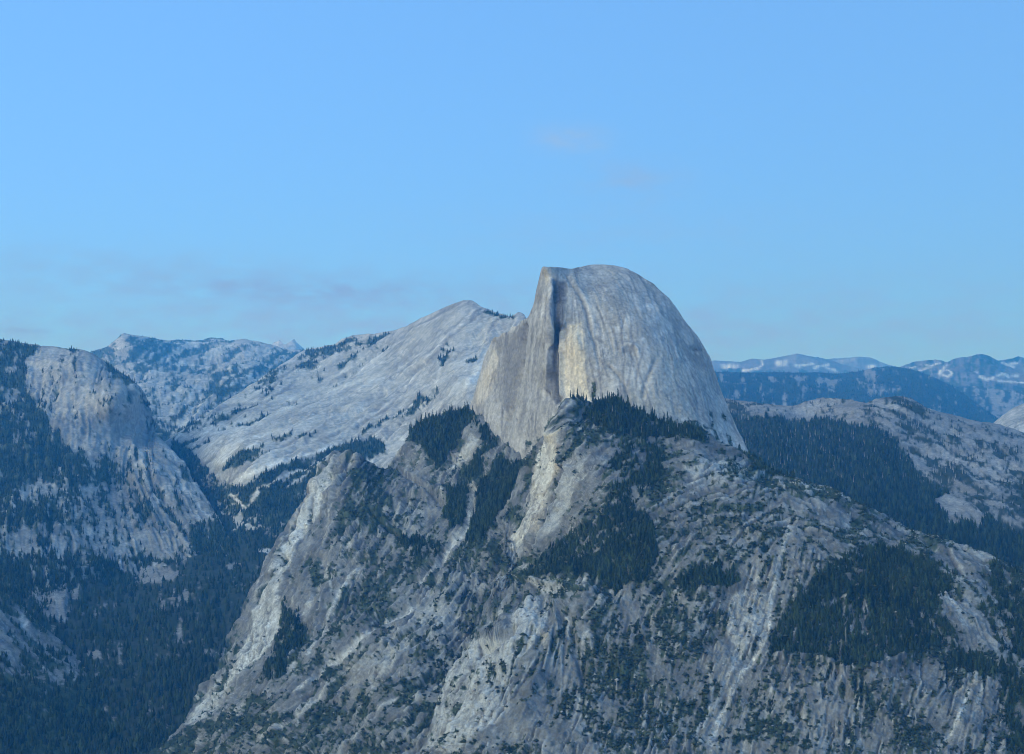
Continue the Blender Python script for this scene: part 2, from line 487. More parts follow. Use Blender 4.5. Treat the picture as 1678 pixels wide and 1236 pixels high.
        R['pale'] = np.maximum(R['pale'], 0.55 * crack * sgate * smooth(-fine - 0.4 * coarse, 1.2, 2.0)) * (1 - ck)
        self.R = R
        # relief along the surface normal
        P = np.stack([X, Y, Z], -1)
        gu = np.gradient(P, axis=1); gv = np.gradient(P, axis=0)
        N = np.cross(gu, gv); N /= np.linalg.norm(N, axis=-1, keepdims=True) + 1e-9
        flip = np.sign(-(N * (P - np.array([0, 0, CAM_Z]))).sum(-1, keepdims=True)); N *= flip
        rs = lambda a: bil(a, (PX - rx0) / LS, (PY - ry0) / LS)
        h = rs(R['disp']) * dk + rib * rs(ribs * smooth(big, -.3, .35) * (0.25 + 0.75 * sgate)) + 0.5 * rib * rs(rib2 * sgate) - 0.9 * rib * rs(ck)
        for (wl_, am, rid, oc) in relief:
            h = h + am * fbm(X / wl_, Y / wl_, Z / wl_ * 0.8, oc, 0.55, rid)
        h = h + streak_amp * 0.6 * rs(sgate * (0.5 * fine + 0.9 * coarse))
        edge = np.minimum(1, np.linspace(0, nr, nr)[:, None] / 10.0)
        P = P + N * (h * (0.35 + 0.65 * edge))[..., None]
        self.P, self.N = P, N
        # the far side of the crest falls away
        L, sl = back
        crest = P[0]
        rows = []
        for s in (0.03, 0.10, 0.25, 0.5, 1.0):
            rad = crest[:, :2] / np.linalg.norm(crest[:, :2], axis=1, keepdims=True)
            rw = crest.copy(); rw[:, :2] += rad * L * s
            rw[:, 2] -= L * sl * (s * 0.75 + 0.25 * s * s)
            rw += r.normal(size=rw.shape) * L * 0.004
            rows.append(rw)
        V = np.concatenate([np.array(rows[::-1]), P], 0)
        nb = len(rows)
        tot = V.shape[0]
        idx = np.arange(tot * nx).reshape(tot, nx)
        quads = np.stack([idx[:-1, :-1], idx[1:, :-1], idx[1:, 1:], idx[:-1, 1:]], -1).reshape(-1, 4)
        me = mesh_np(name, V.reshape(-1, 3), quads=quads, smooth_sh=True)
        for k in ('veg', 'pale', 'warm', 'stain_shade', 'snow', 'streak'):
            a = me.attributes.new(k, 'FLOAT', 'POINT')
            v = rs(R[k])
            v = np.concatenate([np.repeat(v[:1], nb, 0), v], 0)
            a.data.foreach_set('value', np.clip(v, 0, 1).astype(np.float32).ravel())
        self.obj = link(name, me, mat, kind='structure', label=label, category=category)

    def at(self, px, py):
        fx = np.interp(px, self.xs, np.arange(self.nx))
        yt = np.interp(px, self.xs, self.yt); yb = np.interp(px, self.xs, self.yb)
        fy = (py - yt) / (yb - yt) * (self.nr - 1)
        ok = (fy >= 0) & (px > self.xs[0]) & (px < self.xs[-1]) & (fy < self.nr - 1)
        return np.stack([bil(self.P[..., k], fx, fy) for k in range(3)], -1), ok

    def scatter(self, n, key='veg', power=1.5, lo=0.15, polygon=None, view=(-20, 1700, 400, 1250)):
        LS = self.LS
        w = self.R[key].astype(float) ** power
        w[self.R[key] < lo] = 0
        RH, RW = w.shape
        RX = self.rx0 + np.arange(RW)[None] * LS + np.zeros((RH, 1)); RY = self.ry0 + np.arange(RH)[:, None] * LS + np.zeros((1, RW))
        w[(RX < view[0]) | (RX > view[1]) | (RY < view[2]) | (RY > view[3])] = 0
        yt = np.interp(RX, self.xs, self.yt)
        w[RY < yt + 0.5] = 0
        if polygon is not None:
            w[~in_poly(RX, RY, polygon)] = 0
        s = w.sum()
        if s <= 0 or n <= 0:
            return np.zeros((0, 3)), np.zeros((0, 2))
        i = rng.choice(w.size, n, p=(w / s).ravel())
        px = RX.ravel()[i] + rng.uniform(-.8, .8, n) * LS; py = RY.ravel()[i] + rng.uniform(-.8, .8, n) * LS
        p, ok = self.at(px, py)
        return p[ok], np.stack([px, py], -1)[ok]

# ------------------------------------------------------------------ the land, from the far ranges to the near shoulder
# every landform: crest traced in photo pixels, distances (m) from the map of such a valley
ALL = [(-400, -400), (2200, -400), (2200, 2200), (-400, 2200)]

far_range = Patch('far_mountain_range', 'snow-patched grey peaks along the horizon beside the dome', M_PEAK, 980, 1500, 1.8,
    [(980, 602), (1120, 596), (1167, 592), (1196, 593), (1214, 594), (1232, 589), (1257, 590), (1278, 586), (1307, 580), (1328, 585), (1357, 590), (1382, 599), (1420, 606), (1500, 612)],
    [(980, 640), (1500, 640)],
    [(980, 602, 24500), (1120, 596, 24500), (1307, 580, 24000), (1382, 599, 24300), (1200, 625, 21000), (1400, 630, 21000), (1500, 612, 24000)],
    [(900, 60, True, 4), (260, 22, False, 3)], polys=[('warm', [(1300, 582), (1325, 586), (1345, 596), (1300, 600), (1285, 592)], .5),
        ('veg', [(1120, 606), (1500, 610), (1500, 640), (1120, 640)], .5),
        ('snow', [(1180, 598), (1198, 598), (1197, 603), (1182, 603)], .9), ('snow', [(1200, 597), (1211, 597), (1208, 604), (1199, 604)], .9),
        ('snow', [(1270, 594), (1293, 592), (1292, 602), (1272, 603)], .75)],
    strokes=[('snow', [(1248, 592), (1250, 600), (1242, 606), (1236, 608)], 1.5, 1), ('snow', [(1218, 610), (1232, 609)], 2.2, 1), ('snow', [(1303, 602), (1318, 601), (1332, 598)], 2.0, 1),
             ('snow', [(1333, 606), (1345, 602), (1356, 600)], 2.2, 1), ('snow', [(1352, 605), (1372, 611)], 1.6, .8), ('snow', [(1308, 604), (1312, 602)], 2, 1)],
    streak_amp=10, warp=2, back=(6000, .35), top_rough=.8, seed=1, fine_x=(1160, 1480), dscale=1.30, category='mountains')
far_peak = Patch('far_mountain', 'pale rounded peak on the horizon with one snow patch', M_PEAK, 1330, 1520, 1.8,
    [(1330, 592), (1364, 588), (1400, 586), (1425, 586), (1443, 594), (1464, 601), (1520, 612)], [(1330, 630), (1520, 630)],
    [(1330, 592, 28000), (1425, 586, 28000), (1400, 620, 26000), (1520, 612, 27500)], [(900, 60, True, 4)],
    strokes=[('snow', [(1422, 603), (1432, 602)], 3, 1), ('pale', [(1375, 594), (1400, 590)], 3, .8)], streak_amp=8, warp=2, back=(6000, .3), seed=2, fine_x=(1340, 1480), dscale=1.30)
far_crags = Patch('far_mountain_range', 'dark craggy peaks with snow gullies on the horizon beyond the wooded ridge', M_PEAK, 1440, 2050, 1.7,
    [(1440, 610), (1475, 601), (1500, 594), (1520, 592), (1543, 592), (1553, 594), (1562, 589), (1571, 588), (1583, 587), (1593, 585), (1604, 582), (1610, 582), (1620, 585), (1629, 590), (1636, 592), (1650, 590), (1668, 585), (1690, 592), (1740, 584), (1790, 590), (1860, 582), (1950, 592), (2050, 588)],
    [(1440, 680), (2050, 680)],
    [(1440, 610, 19500), (1543, 592, 20000), (1607, 582, 19500), (1668, 586, 21000), (1790, 590, 21000), (2050, 588, 21000), (2050, 650, 18000), (1500, 640, 17500), (1600, 640, 17000), (1700, 640, 17500), (1600, 610, 18600)],
    [(800, 70, True, 4), (240, 22, True, 3)],
    polys=[('veg', ALL, .38), ('stain_shade', [(1560, 590), (1610, 582), (1640, 600), (1650, 620), (1600, 622), (1570, 610)], .6),
           ('veg', [(1440, 622), (1560, 628), (1640, 634), (1790, 634), (1790, 690), (1440, 690)], .8)],
    strokes=[('snow', [(1538, 617), (1546, 608), (1552, 601)], 1.5, 1), ('snow', [(1540, 618), (1548, 611), (1556, 612), (1561, 618), (1553, 623), (1545, 619)], 1.6, 1),
             ('snow', [(1518, 602), (1526, 605), (1534, 600), (1540, 597)], 2.2, .95), ('snow', [(1492, 607), (1500, 606)], 1.8, 1), ('snow', [(1505, 611), (1522, 608)], 1.5, .8),
             ('snow', [(1640, 597), (1650, 599), (1665, 599)], 1.8, .9), ('snow', [(1645, 600), (1660, 606)], 1.6, .9), ('snow', [(1605, 623), (1616, 627), (1626, 624)], 2.0, .95),
             ('snow', [(1632, 621), (1640, 617), (1652, 621)], 1.8, .9), ('snow', [(1634, 630), (1662, 632), (1690, 634)], 1.5, .9), ('snow', [(1657, 619), (1668, 619)], 1.6, .9), ('snow', [(1598, 612), (1601, 614)], 1.5, .8)],
    streak_amp=10, warp=2, back=(6000, .3), top_rough=1.0, seed=3, fine_x=(1470, 1710), dscale=1.30, category='mountains')
canyon_slope = Patch('hill', 'hazy wooded slopes below the craggy peaks', M_FOREST, 1460, 2050, 1.8,
    [(1460, 640), (1540, 634), (1600, 634), (1650, 641), (1700, 640), (1790, 632), (1900, 645), (2050, 630)], [(1460, 740), (2050, 740)],
    [(1460, 640, 16000), (1600, 634, 16500), (1700, 640, 16000), (1600, 700, 13500), (1700, 720, 13000), (1500, 720, 13500), (2050, 630, 16500), (2050, 730, 13000)],
    [(700, 50, True, 4), (220, 18, False, 3)], polys=[('veg', ALL, .62), ('veg', [(1610, 640), (1640, 645), (1650, 670), (1625, 665)], .3)], streak_amp=6, back=(3000, .3), seed=4, fine_x=(1480, 1710), dscale=1.30, category='hill')
wood_ridge = Patch('wooded_ridge', 'long dark conifer-covered ridge below the snowy horizon', M_FOREST, 960, 2000, 1.7,
    [(960, 600), (1110, 606), (1175, 610), (1221, 612), (1300, 611), (1340, 612), (1370, 614), (1400, 611), (1436, 604), (1464, 601), (1493, 606), (1528, 619), (1557, 633), (1586, 651), (1604, 665), (1629, 685), (1680, 715), (1760, 740), (2000, 790)],
    [(960, 740), (1760, 790), (2000, 840)],
    [(960, 600, 13200), (960, 720, 9500), (2000, 790, 10800), (1110, 606, 13000), (1221, 613, 13000), (1300, 612, 13600), (1370, 614, 14500), (1464, 601, 14200), (1557, 633, 13200), (1629, 685, 12200), (1760, 740, 11500), (1200, 660, 10500), (1330, 650, 11600), (1300, 700, 9800), (1450, 680, 10800), (1550, 720, 10500), (1400, 640, 12500)],
    [(900, 60, True, 3), (260, 20, False, 4)],
    polys=[('veg', ALL, .93), ('veg', [(1250, 622), (1275, 625), (1278, 633), (1262, 630)], .1), ('veg', [(1290, 617), (1330, 619), (1320, 628), (1295, 624)], .45),
           ('veg', [(1430, 640), (1475, 638), (1480, 652), (1425, 652)], .45), ('veg', [(1340, 622), (1390, 622), (1370, 632), (1335, 632)], .4)],
    streak_amp=5, warp=6, back=(4000, .3), top_rough=1.0, seed=5, fine_x=(1165, 1650), dscale=1.40, category='ridge', streak_len=4, crack=.3)
side_dome = Patch('granite_dome', 'smooth pale granite dome beyond the burned hill', M_FAR, 1590, 1980, 1.8,
    [(1590, 735), (1612, 708), (1625, 695), (1643, 680), (1664, 667), (1690, 656), (1740, 645), (1800, 650), (1870, 675), (1980, 760)], [(1590, 770), (1980, 790)],
    [(1590, 735, 9300), (1664, 667, 9000), (1740, 645, 9000), (1800, 650, 9100), (1700, 740, 8100), (1640, 730, 8500), (1980, 760, 9300)],
    [(300, 10, False, 3), (80, 4, False, 3)], mottle=[(ALL, .12)], streak_amp=2, back=(1500, .6), top_rough=.6, seed=6, fine_x=(1600, 1710), category='dome')
burned_hill = Patch('burned_hill', 'grey burned hillside with bare rock crown and dark forest below', M_FOREST, 1000, 2050, 1.7,
    [(1000, 655), (1100, 652), (1192, 656), (1242, 664), (1300, 668), (1321, 661), (1350, 655), (1385, 657), (1421, 662), (1450, 654), (1475, 651), (1496, 655), (1521, 669), (1557, 680), (1607, 695), (1636, 698), (1678, 712), (1790, 740), (2050, 800)],
    [(1000, 960), (1250, 960), (1790, 1060), (2050, 1150)],
    [(1000, 655, 8000), (1000, 900, 4900), (2050, 800, 6400), (2050, 1100, 3700), (1100, 652, 7800), (1192, 656, 7500), (1300, 668, 7300), (1350, 654, 7400), (1475, 651, 7000), (1557, 679, 7000), (1636, 697, 7000), (1678, 712, 6900), (1790, 740, 6700), (1250, 740, 6000), (1300, 780, 5600), (1400, 800, 5400), (1500, 860, 4900), (1678, 930, 4400), (1600, 760, 5900), (1678, 775, 5700), (1678, 810, 5400), (1678, 850, 5000), (1400, 720, 6300), (1580, 835, 5100), (1560, 810, 5350), (1200, 900, 4700), (1790, 1060, 3700), (1100, 900, 4700)],
    [(500, 40, True, 4), (140, 14, False, 4), (50, 6, False, 3)],
    polys=[('wood', [(1180, 682), (1240, 690), (1300, 695), (1360, 700), (1420, 703), (1470, 735), (1520, 790), (1560, 820), (1610, 845), (1690, 895), (1790, 960), (1790, 1060), (1100, 1060), (1150, 690)], 1.0),
           ('veg', [(1525, 822), (1560, 815), (1600, 830), (1625, 850), (1600, 866), (1550, 855)], .18),
           ('pale', [(1540, 745), (1580, 750), (1640, 765), (1700, 770), (1700, 815), (1620, 812), (1570, 790)], .45),
           ('pale', [(1425, 672), (1450, 656), (1480, 654), (1510, 668), (1480, 680), (1440, 684)], .55),
           ('pale', [(1300, 676), (1330, 664), (1380, 660), (1360, 675), (1320, 684)], .35), ('pale', [(1528, 822), (1560, 818), (1595, 832), (1560, 850)], .35)],
    mottle=[(ALL, .50), ([(1300, 650), (1540, 650), (1600, 720), (1500, 720), (1300, 690)], .36)], streak_amp=2, back=(2500, .35), top_rough=1.6, seed=7, fine_x=(1175, 1710), category='hill', streak_len=5, crack=.4,
    angles=[(1300, 700, 165), (1500, 680, 20), (1600, 770, 35), (1400, 800, 150), (1650, 850, 30)])

spires = Patch('rock_spires', 'tiny pale twin rock spires on the horizon beyond the canyon', M_FAR, 425, 520, 1.2,
    [(425, 582), (440, 574), (446, 566), (450, 562), (453, 562), (459, 558), (463, 563), (467, 566), (472, 563), (477, 559), (482, 556), (485, 561), (490, 566), (499, 575), (520, 586)], [(425, 600), (520, 600)],
    [(425, 582, 24000), (459, 558, 24000), (482, 556, 23800), (470, 595, 22500), (520, 586, 24000)], [(300, 70, True, 3)], strokes=[('stain_shade', [(482, 560), (490, 572)], 4, .5)],
    streak_amp=10, back=(2000, .6), top_rough=1.0, seed=8, dscale=1.25, category='peaks')
upper_canyon = Patch('upper_canyon', 'hazy blue granite uplands and a sharp peak at the canyon head', M_FAR, 90, 720, 1.6,
    [(90, 600), (154, 577), (179, 569), (190, 561), (198, 552), (203, 548), (214, 550), (236, 554), (265, 559), (297, 559), (329, 560), (343, 556), (365, 557), (375, 561), (397, 558), (422, 561), (447, 569), (470, 575), (500, 577), (560, 582), (720, 600)],
    [(90, 800), (720, 800)],
    [(90, 600, 15000), (154, 577, 15000), (203, 548, 14800), (297, 559, 16500), (365, 557, 17000), (450, 570, 15500), (560, 582, 14500), (720, 600, 14000), (300, 615, 12800), (200, 605, 13000), (400, 610, 12500), (350, 650, 10800), (300, 660, 10500), (280, 700, 9300), (250, 760, 8300), (600, 650, 12000), (320, 740, 8300), (150, 700, 9800), (420, 640, 11500), (600, 780, 8500), (230, 690, 9500)],
    [(900, 75, True, 4), (260, 26, True, 4), (90, 8, False, 3)],
    angles=[(250, 600, 150), (400, 600, 155), (300, 700, 120)],
    polys=[('veg', [(203, 556), (230, 556), (260, 562), (280, 575), (270, 590), (220, 590), (205, 580)], .75), ('veg', [(280, 605), (360, 612), (340, 622), (240, 618)], .7),
           ('veg', [(330, 610), (470, 612), (440, 622), (350, 625)], .6), ('veg', [(400, 575), (470, 580), (540, 590), (480, 606), (420, 598)], .62), ('pale', [(225, 563), (250, 563), (265, 570), (240, 575)], .5),
           ('veg', [(330, 640), (380, 650), (360, 665), (340, 655)], .8), ('veg', [(240, 670), (290, 690), (300, 730), (270, 740), (240, 720)], .7),
           ('pale', [(180, 572), (200, 552), (206, 558), (200, 568), (190, 574)], .5)],
    strokes=[('snow', [(285, 566), (305, 568)], 1.5, .9), ('snow', [(300, 562), (330, 566), (360, 564)], 1.4, .7), ('snow', [(318, 572), (322, 572)], 2, .9), ('snow', [(345, 559), (368, 560)], 1.2, .9)],
    mottle=[(ALL, .42)], streak_amp=8, back=(5000, .3), top_rough=.8, seed=9, fine_x=(140, 520), dscale=1.15, category='uplands', rib=16, joints=60, jw=.7)

long_slope = Patch('slab_mountain', 'huge pale granite mountain with slanting slabs rising behind the dome', M_FAR, 240, 1160, 1.75,
    [(240, 740), (275, 722), (285, 715), (310, 701), (340, 682), (365, 661), (400, 640), (440, 612), (480, 588), (498, 575), (549, 566), (561, 557), (579, 551), (609, 548), (644, 543), (668, 535), (686, 526), (716, 511), (743, 499), (762, 493), (775, 494), (787, 504), (811, 513), (838, 521), (846, 517), (850, 513), (859, 516), (864, 525), (900, 540), (1000, 590), (1160, 650)],
    [(240, 860), (380, 905), (700, 930), (1160, 900)],
    [(240, 740, 8700), (285, 715, 8700), (300, 780, 8000), (330, 820, 7500), (260, 860, 7700), (340, 682, 8900), (365, 661, 9300), (400, 640, 9500), (440, 612, 10000), (498, 575, 11000), (561, 557, 10600), (640, 544, 9600), (700, 520, 8900), (765, 493, 8500), (811, 513, 8200), (850, 515, 7900), (1000, 590, 7800), (1160, 650, 7700),
     (600, 650, 8000), (700, 600, 7900), (500, 700, 7500), (400, 760, 7000), (370, 790, 7100), (600, 740, 7000), (480, 800, 6700), (430, 860, 6400), (700, 700, 7000), (760, 640, 7000), (860, 560, 7500), (800, 720, 6400), (600, 860, 6200), (1000, 800, 6000), (380, 905, 6200), (640, 600, 8600), (760, 560, 7900), (560, 620, 9000)],
    [(700, 32, True, 4), (200, 9, True, 4), (70, 3.5, False, 3)],
    angles=[(700, 600, 146), (550, 700, 150), (400, 690, 150), (800, 600, 122), (750, 520, 150), (650, 720, 136), (760, 660, 128), (850, 540, 120), (300, 730, 140), (560, 600, 145)],
    polys=[('veg', [(498, 577), (549, 567), (579, 552), (644, 544), (652, 548), (600, 563), (560, 580), (510, 590)], .85), ('veg', [(545, 585), (600, 568), (660, 552), (640, 570), (590, 590), (540, 600)], .36),
           ('veg', [(714, 598), (722, 572), (736, 562), (744, 575), (730, 592), (722, 604)], .55), ('veg', [(780, 505), (811, 514), (845, 522), (830, 524), (800, 518)], .8),
           ('veg', [(768, 596), (790, 600), (785, 606), (765, 602)], .8), ('veg', [(445, 600), (540, 596), (500, 625), (440, 640), (420, 630)], .45),
           ('veg', [(290, 728), (330, 750), (365, 790), (400, 800), (412, 830), (380, 850), (330, 800), (280, 750)], .9), ('veg', [(368, 764), (400, 752), (438, 745), (440, 752), (400, 772), (372, 776)], .85),
           ('veg', [(395, 800), (430, 785), (500, 757), (560, 732), (610, 725), (640, 740), (560, 800), (520, 900), (380, 905), (400, 850)], .92),
           ('veg', [(690, 655), (720, 640), (740, 650), (700, 668), (660, 690)], .4), ('warm', [(684, 655), (698, 650), (699, 664), (688, 668)], .7), ('stain_shade', [(670, 650), (720, 640), (740, 655), (690, 668)], .35),
           ('pale', [(300, 712), (330, 700), (420, 700), (380, 760), (345, 765)], .5)],
    strokes=[('veg', [(386, 684), (422, 667)], 2.6, .9), ('veg', [(404, 702), (447, 685)], 2.4, .9), ('veg', [(429, 649), (448, 638)], 2.6, .8), ('veg', [(356, 700), (386, 686)], 1.6, .7),
             ('veg', [(450, 727), (490, 718), (520, 714)], 3, .8), ('veg', [(520, 760), (620, 700), (690, 668)], 3, .5), ('veg', [(300, 735), (330, 722)], 2, .8), ('veg', [(318, 744), (345, 730)], 2, .8),
             ('bare', [(400, 784), (440, 772), (490, 756), (548, 735)], 5, 1), ('pale', [(400, 784), (440, 772), (490, 756), (548, 735)], 3, .9),
             ('bare', [(413, 832), (425, 803), (470, 787), (540, 755)], 3.5, 1), ('pale', [(413, 832), (425, 803), (470, 787), (540, 755)], 2.6, .8),
             ('bare', [(462, 808), (500, 786), (525, 768)], 3, 1), ('pale', [(462, 808), (500, 786), (525, 768)], 2.4, .7), ('pale', [(384, 812), (398, 828), (408, 836)], 3, .8), ('bare', [(384, 812), (398, 828), (408, 836)], 3, 1),
             ('pale', [(290, 726), (312, 706)], 1.6, 1), ('pale', [(340, 768), (370, 748), (400, 730)], 3, .6), ('stain_shade', [(620, 655), (640, 622), (652, 606)], 1.5, .8), ('pale', [(718, 640), (724, 600)], 2, .5),
             ('stain_shade', [(600, 740), (660, 700), (740, 650)], 2, .45), ('stain_shade', [(560, 700), (640, 640), (700, 600), (760, 570)], 1.6, .4), ('stain_shade', [(640, 610), (720, 560), (760, 530)], 1.6, .35),
             ('disp', [(820, 515), (805, 545), (800, 560)], 6, 14), ('disp', [(600, 740), (660, 700), (740, 650)], 4, -12), ('disp', [(560, 700), (640, 640), (700, 600)], 4, -10)],
    mottle=[(ALL, .02), ([(262, 640), (560, 560), (640, 545), (560, 640), (420, 700), (300, 720)], .13)], streak_amp=9, back=(2600, .5), top_rough=.9, seed=10, fine_x=(240, 885), streak_len=34, warp=7, rib=9, joints=200, jlen=(20, 90), jw=.8)

face_mountain = Patch('cliff_mountain', 'rounded granite mountain with a streaked cliff across the canyon', M_FACE, -420, 440, 1.75,
    [(-420, 525), (-140, 540), (-60, 550), (0, 558), (14, 560), (43, 566), (71, 569), (104, 572), (136, 574), (150, 580), (168, 591), (193, 610), (214, 625), (229, 637), (237, 652), (245, 680), (251, 709), (265, 723), (282, 741), (297, 762), (311, 784), (336, 816), (361, 866), (380, 895), (440, 950)],
    [(-420, 1010), (440, 1010)],
    [(-420, 525, 8900), (-420, 800, 6500), (-420, 1000, 5200), (-140, 540, 8700), (0, 558, 8600), (100, 572, 8500), (150, 580, 8400), (168, 591, 8450), (193, 610, 8500), (229, 637, 8150), (205, 632, 7850), (225, 655, 7950), (245, 680, 8150), (251, 709, 8050), (205, 680, 7600), (220, 740, 7350), (180, 700, 7450), (150, 640, 7650), (100, 620, 7900), (60, 600, 8250), (100, 700, 7350), (0, 620, 8000), (0, 700, 7300), (0, 800, 6500), (100, 790, 6700), (150, 760, 6950), (200, 800, 6900), (297, 762, 7350), (265, 740, 7450), (336, 816, 6950), (361, 866, 6550), (280, 850, 6550), (200, 880, 6300), (100, 880, 6000), (0, 900, 5700), (200, 930, 5950), (300, 920, 6050), (400, 920, 6050), (100, 950, 5500), (0, 1000, 5100), (200, 1000, 5500), (400, 1000, 5500), (-140, 800, 6400)],
    [(500, 38, True, 4), (150, 16, True, 4), (50, 6, False, 3)],
    angles=[(120, 640, 98), (200, 700, 92), (60, 620, 110), (280, 830, 60), (250, 880, 68), (60, 850, 90), (200, 800, 82), (150, 740, 96), (310, 800, 55)],
    polys=[('veg', [(-420, 545), (0, 572), (30, 566), (66, 568), (45, 592), (38, 610), (48, 650), (72, 690), (110, 735), (160, 780), (175, 800), (120, 805), (60, 795), (0, 830), (-420, 850)], .9),
           ('veg', [(10, 612), (28, 610), (25, 622), (8, 622)], .35), ('veg', [(0, 642), (35, 645), (45, 668), (10, 668)], .38),
           ('veg', [(166, 592), (193, 611), (228, 637), (222, 636), (190, 632), (176, 622), (166, 605)], .85),
           ('stain_shade', [(205, 640), (228, 636), (238, 655), (246, 690), (250, 712), (240, 740), (225, 740), (210, 720), (200, 690)], .3),
           ('veg', [(-140, 830), (0, 830), (60, 800), (110, 800), (130, 840), (70, 870), (0, 880), (-140, 900)], .55),
           ('veg', [(130, 905), (175, 928), (235, 922), (300, 930), (330, 920), (350, 870), (440, 950), (440, 1010), (-140, 1010), (-140, 930), (60, 930)], .93),
           ('veg', [(180, 928), (235, 930), (300, 935), (300, 952), (240, 955), (195, 945)], .12), ('veg', [(300, 880), (330, 866), (345, 890), (320, 910)], .7),
           ('veg', [(272, 835), (300, 830), (315, 850), (285, 865)], .7), ('veg', [(160, 745), (200, 780), (215, 800), (170, 790)], .6),
           ('pale', [(40, 600), (70, 574), (120, 574), (150, 582), (165, 605), (160, 660), (120, 690), (90, 690), (60, 650)], .28), ('pale', [(255, 722), (282, 744), (296, 764), (285, 770), (262, 745)], .5)],
    strokes=[('pale', [(214, 682), (214, 710), (215, 745)], 2, .8), ('stain_shade', [(222, 690), (224, 745)], 2, .7), ('stain_shade', [(108, 612), (105, 660)], 1.6, .5), ('stain_shade', [(232, 660), (236, 720)], 3, .5),
             ('pale', [(240, 790), (262, 830), (275, 850)], 2.4, .6), ('pale', [(290, 800), (315, 830), (345, 862)], 3, .6), ('pale', [(320, 850), (335, 880)], 3, .6),
             ('disp', [(212, 640), (208, 700), (216, 745)], 5, 25), ('disp', [(230, 650), (238, 700), (240, 735)], 5, -20), ('disp', [(250, 790), (275, 840), (300, 870)], 4, -14), ('disp', [(225, 780), (240, 830), (260, 870)], 4, 14)],
    mottle=[(ALL, .36), ([(38, 590), (70, 568), (150, 575), (205, 630), (255, 720), (300, 765), (360, 865), (330, 860), (240, 790), (200, 770), (110, 730), (60, 670)], .05), ([(200, 780), (290, 770), (365, 870), (300, 925), (220, 920), (150, 860)], .24)],
    streak_amp=7, back=(2200, .6), top_rough=1.0, seed=11, fine_x=(-30, 432), streak_len=22, warp=7, rib=14, joints=120, jlen=(12, 60), jw=.8)

canyon_floor = Patch('canyon_floor', 'dark conifer-filled canyon floor between the rock walls', M_FOREST, -480, 760, 2.3,
    [(-480, 920), (-180, 900), (0, 905), (200, 880), (300, 840), (350, 806), (400, 800), (470, 795), (560, 800), (760, 840)],
    [(-480, 1380), (760, 1380)],
    [(-480, 920, 6000), (-480, 1236, 3900), (-180, 900, 6300), (0, 905, 6200), (200, 880, 6550), (300, 840, 7000), (400, 800, 7200), (560, 800, 7100), (760, 840, 6600), (350, 850, 6750), (430, 860, 6420), (400, 920, 5850), (200, 940, 5880), (300, 930, 5800), (100, 950, 5450), (0, 960, 5300), (200, 1000, 5200), (350, 1000, 5050), (500, 1000, 5000), (50, 1000, 5050), (100, 1100, 4550), (300, 1100, 4450), (400, 1150, 4200), (200, 1236, 3850), (0, 1236, 3900), (400, 1300, 3500), (0, 1380, 3300), (500, 1380, 3250), (-180, 1236, 3900)],
    [(600, 40, False, 4), (150, 14, False, 4)],
    polys=[('veg', ALL, .97), ('veg', [(188, 930), (240, 928), (300, 934), (306, 948), (250, 956), (200, 950)], .18), ('veg', [(40, 950), (70, 938), (100, 940), (132, 958), (128, 985), (100, 1024), (70, 1010), (50, 980)], .16),
           ('veg', [(366, 930), (388, 922), (392, 934), (372, 942)], .2), ('veg', [(384, 964), (412, 962), (408, 972), (390, 974)], .2), ('veg', [(145, 1062), (170, 1062), (172, 1076), (150, 1080)], .15),
           ('veg', [(335, 1058), (352, 1064), (345, 1076), (334, 1072)], .25), ('veg', [(420, 850), (470, 830), (480, 870), (440, 880)], .55), ('veg', [(290, 975), (320, 980), (310, 992), (290, 990)], .5)],
    strokes=[('pale', [(90, 960), (95, 1000), (100, 1020)], 6, .4)],
    streak_amp=3, back=(1500, .1), top_rough=1, seed=12, fine_x=(-30, 520), category='canyon', streak_len=4, crack=.3)
near_slab = Patch('cliff_slope', 'dim bare rock slope dropping into the dark canyon floor', M_ROCK, -520, 300, 1.6,
    [(-520, 770), (-180, 880), (-100, 905), (-40, 937), (0, 962), (30, 990), (55, 1015), (85, 1040), (110, 1062), (135, 1085), (160, 1105), (185, 1135), (300, 1230)],
    [(-520, 1320), (300, 1330)],
    [(-520, 770, 5200), (-520, 1320, 3500), (-180, 880, 5000), (0, 962, 4900), (60, 1020, 4830), (150, 1100, 4600), (0, 1050, 4420), (100, 1105, 4400), (0, 1115, 4150), (70, 1120, 4230), (130, 1125, 4360), (100, 1200, 4000), (0, 1236, 3750), (300, 1230, 4050), (300, 1330, 3700), (-180, 1100, 4100)],
    [(300, 22, True, 4), (80, 8, False, 4)], angles=[(40, 1050, 45), (100, 1090, 42)],
    polys=[('veg', [(-180, 1100), (0, 1112), (60, 1116), (110, 1118), (150, 1112), (190, 1135), (300, 1235), (300, 1330), (-180, 1330)], .97), ('veg', [(0, 1050), (30, 1042), (60, 1060), (40, 1100), (0, 1100)], .45)],
    mottle=[(ALL, .42)], strokes=[('veg', [(10, 1060), (45, 1045), (90, 1080)], 3, .6)], streak_amp=4, back=(900, .6), seed=13, fine_x=(-30, 230), category='slope')
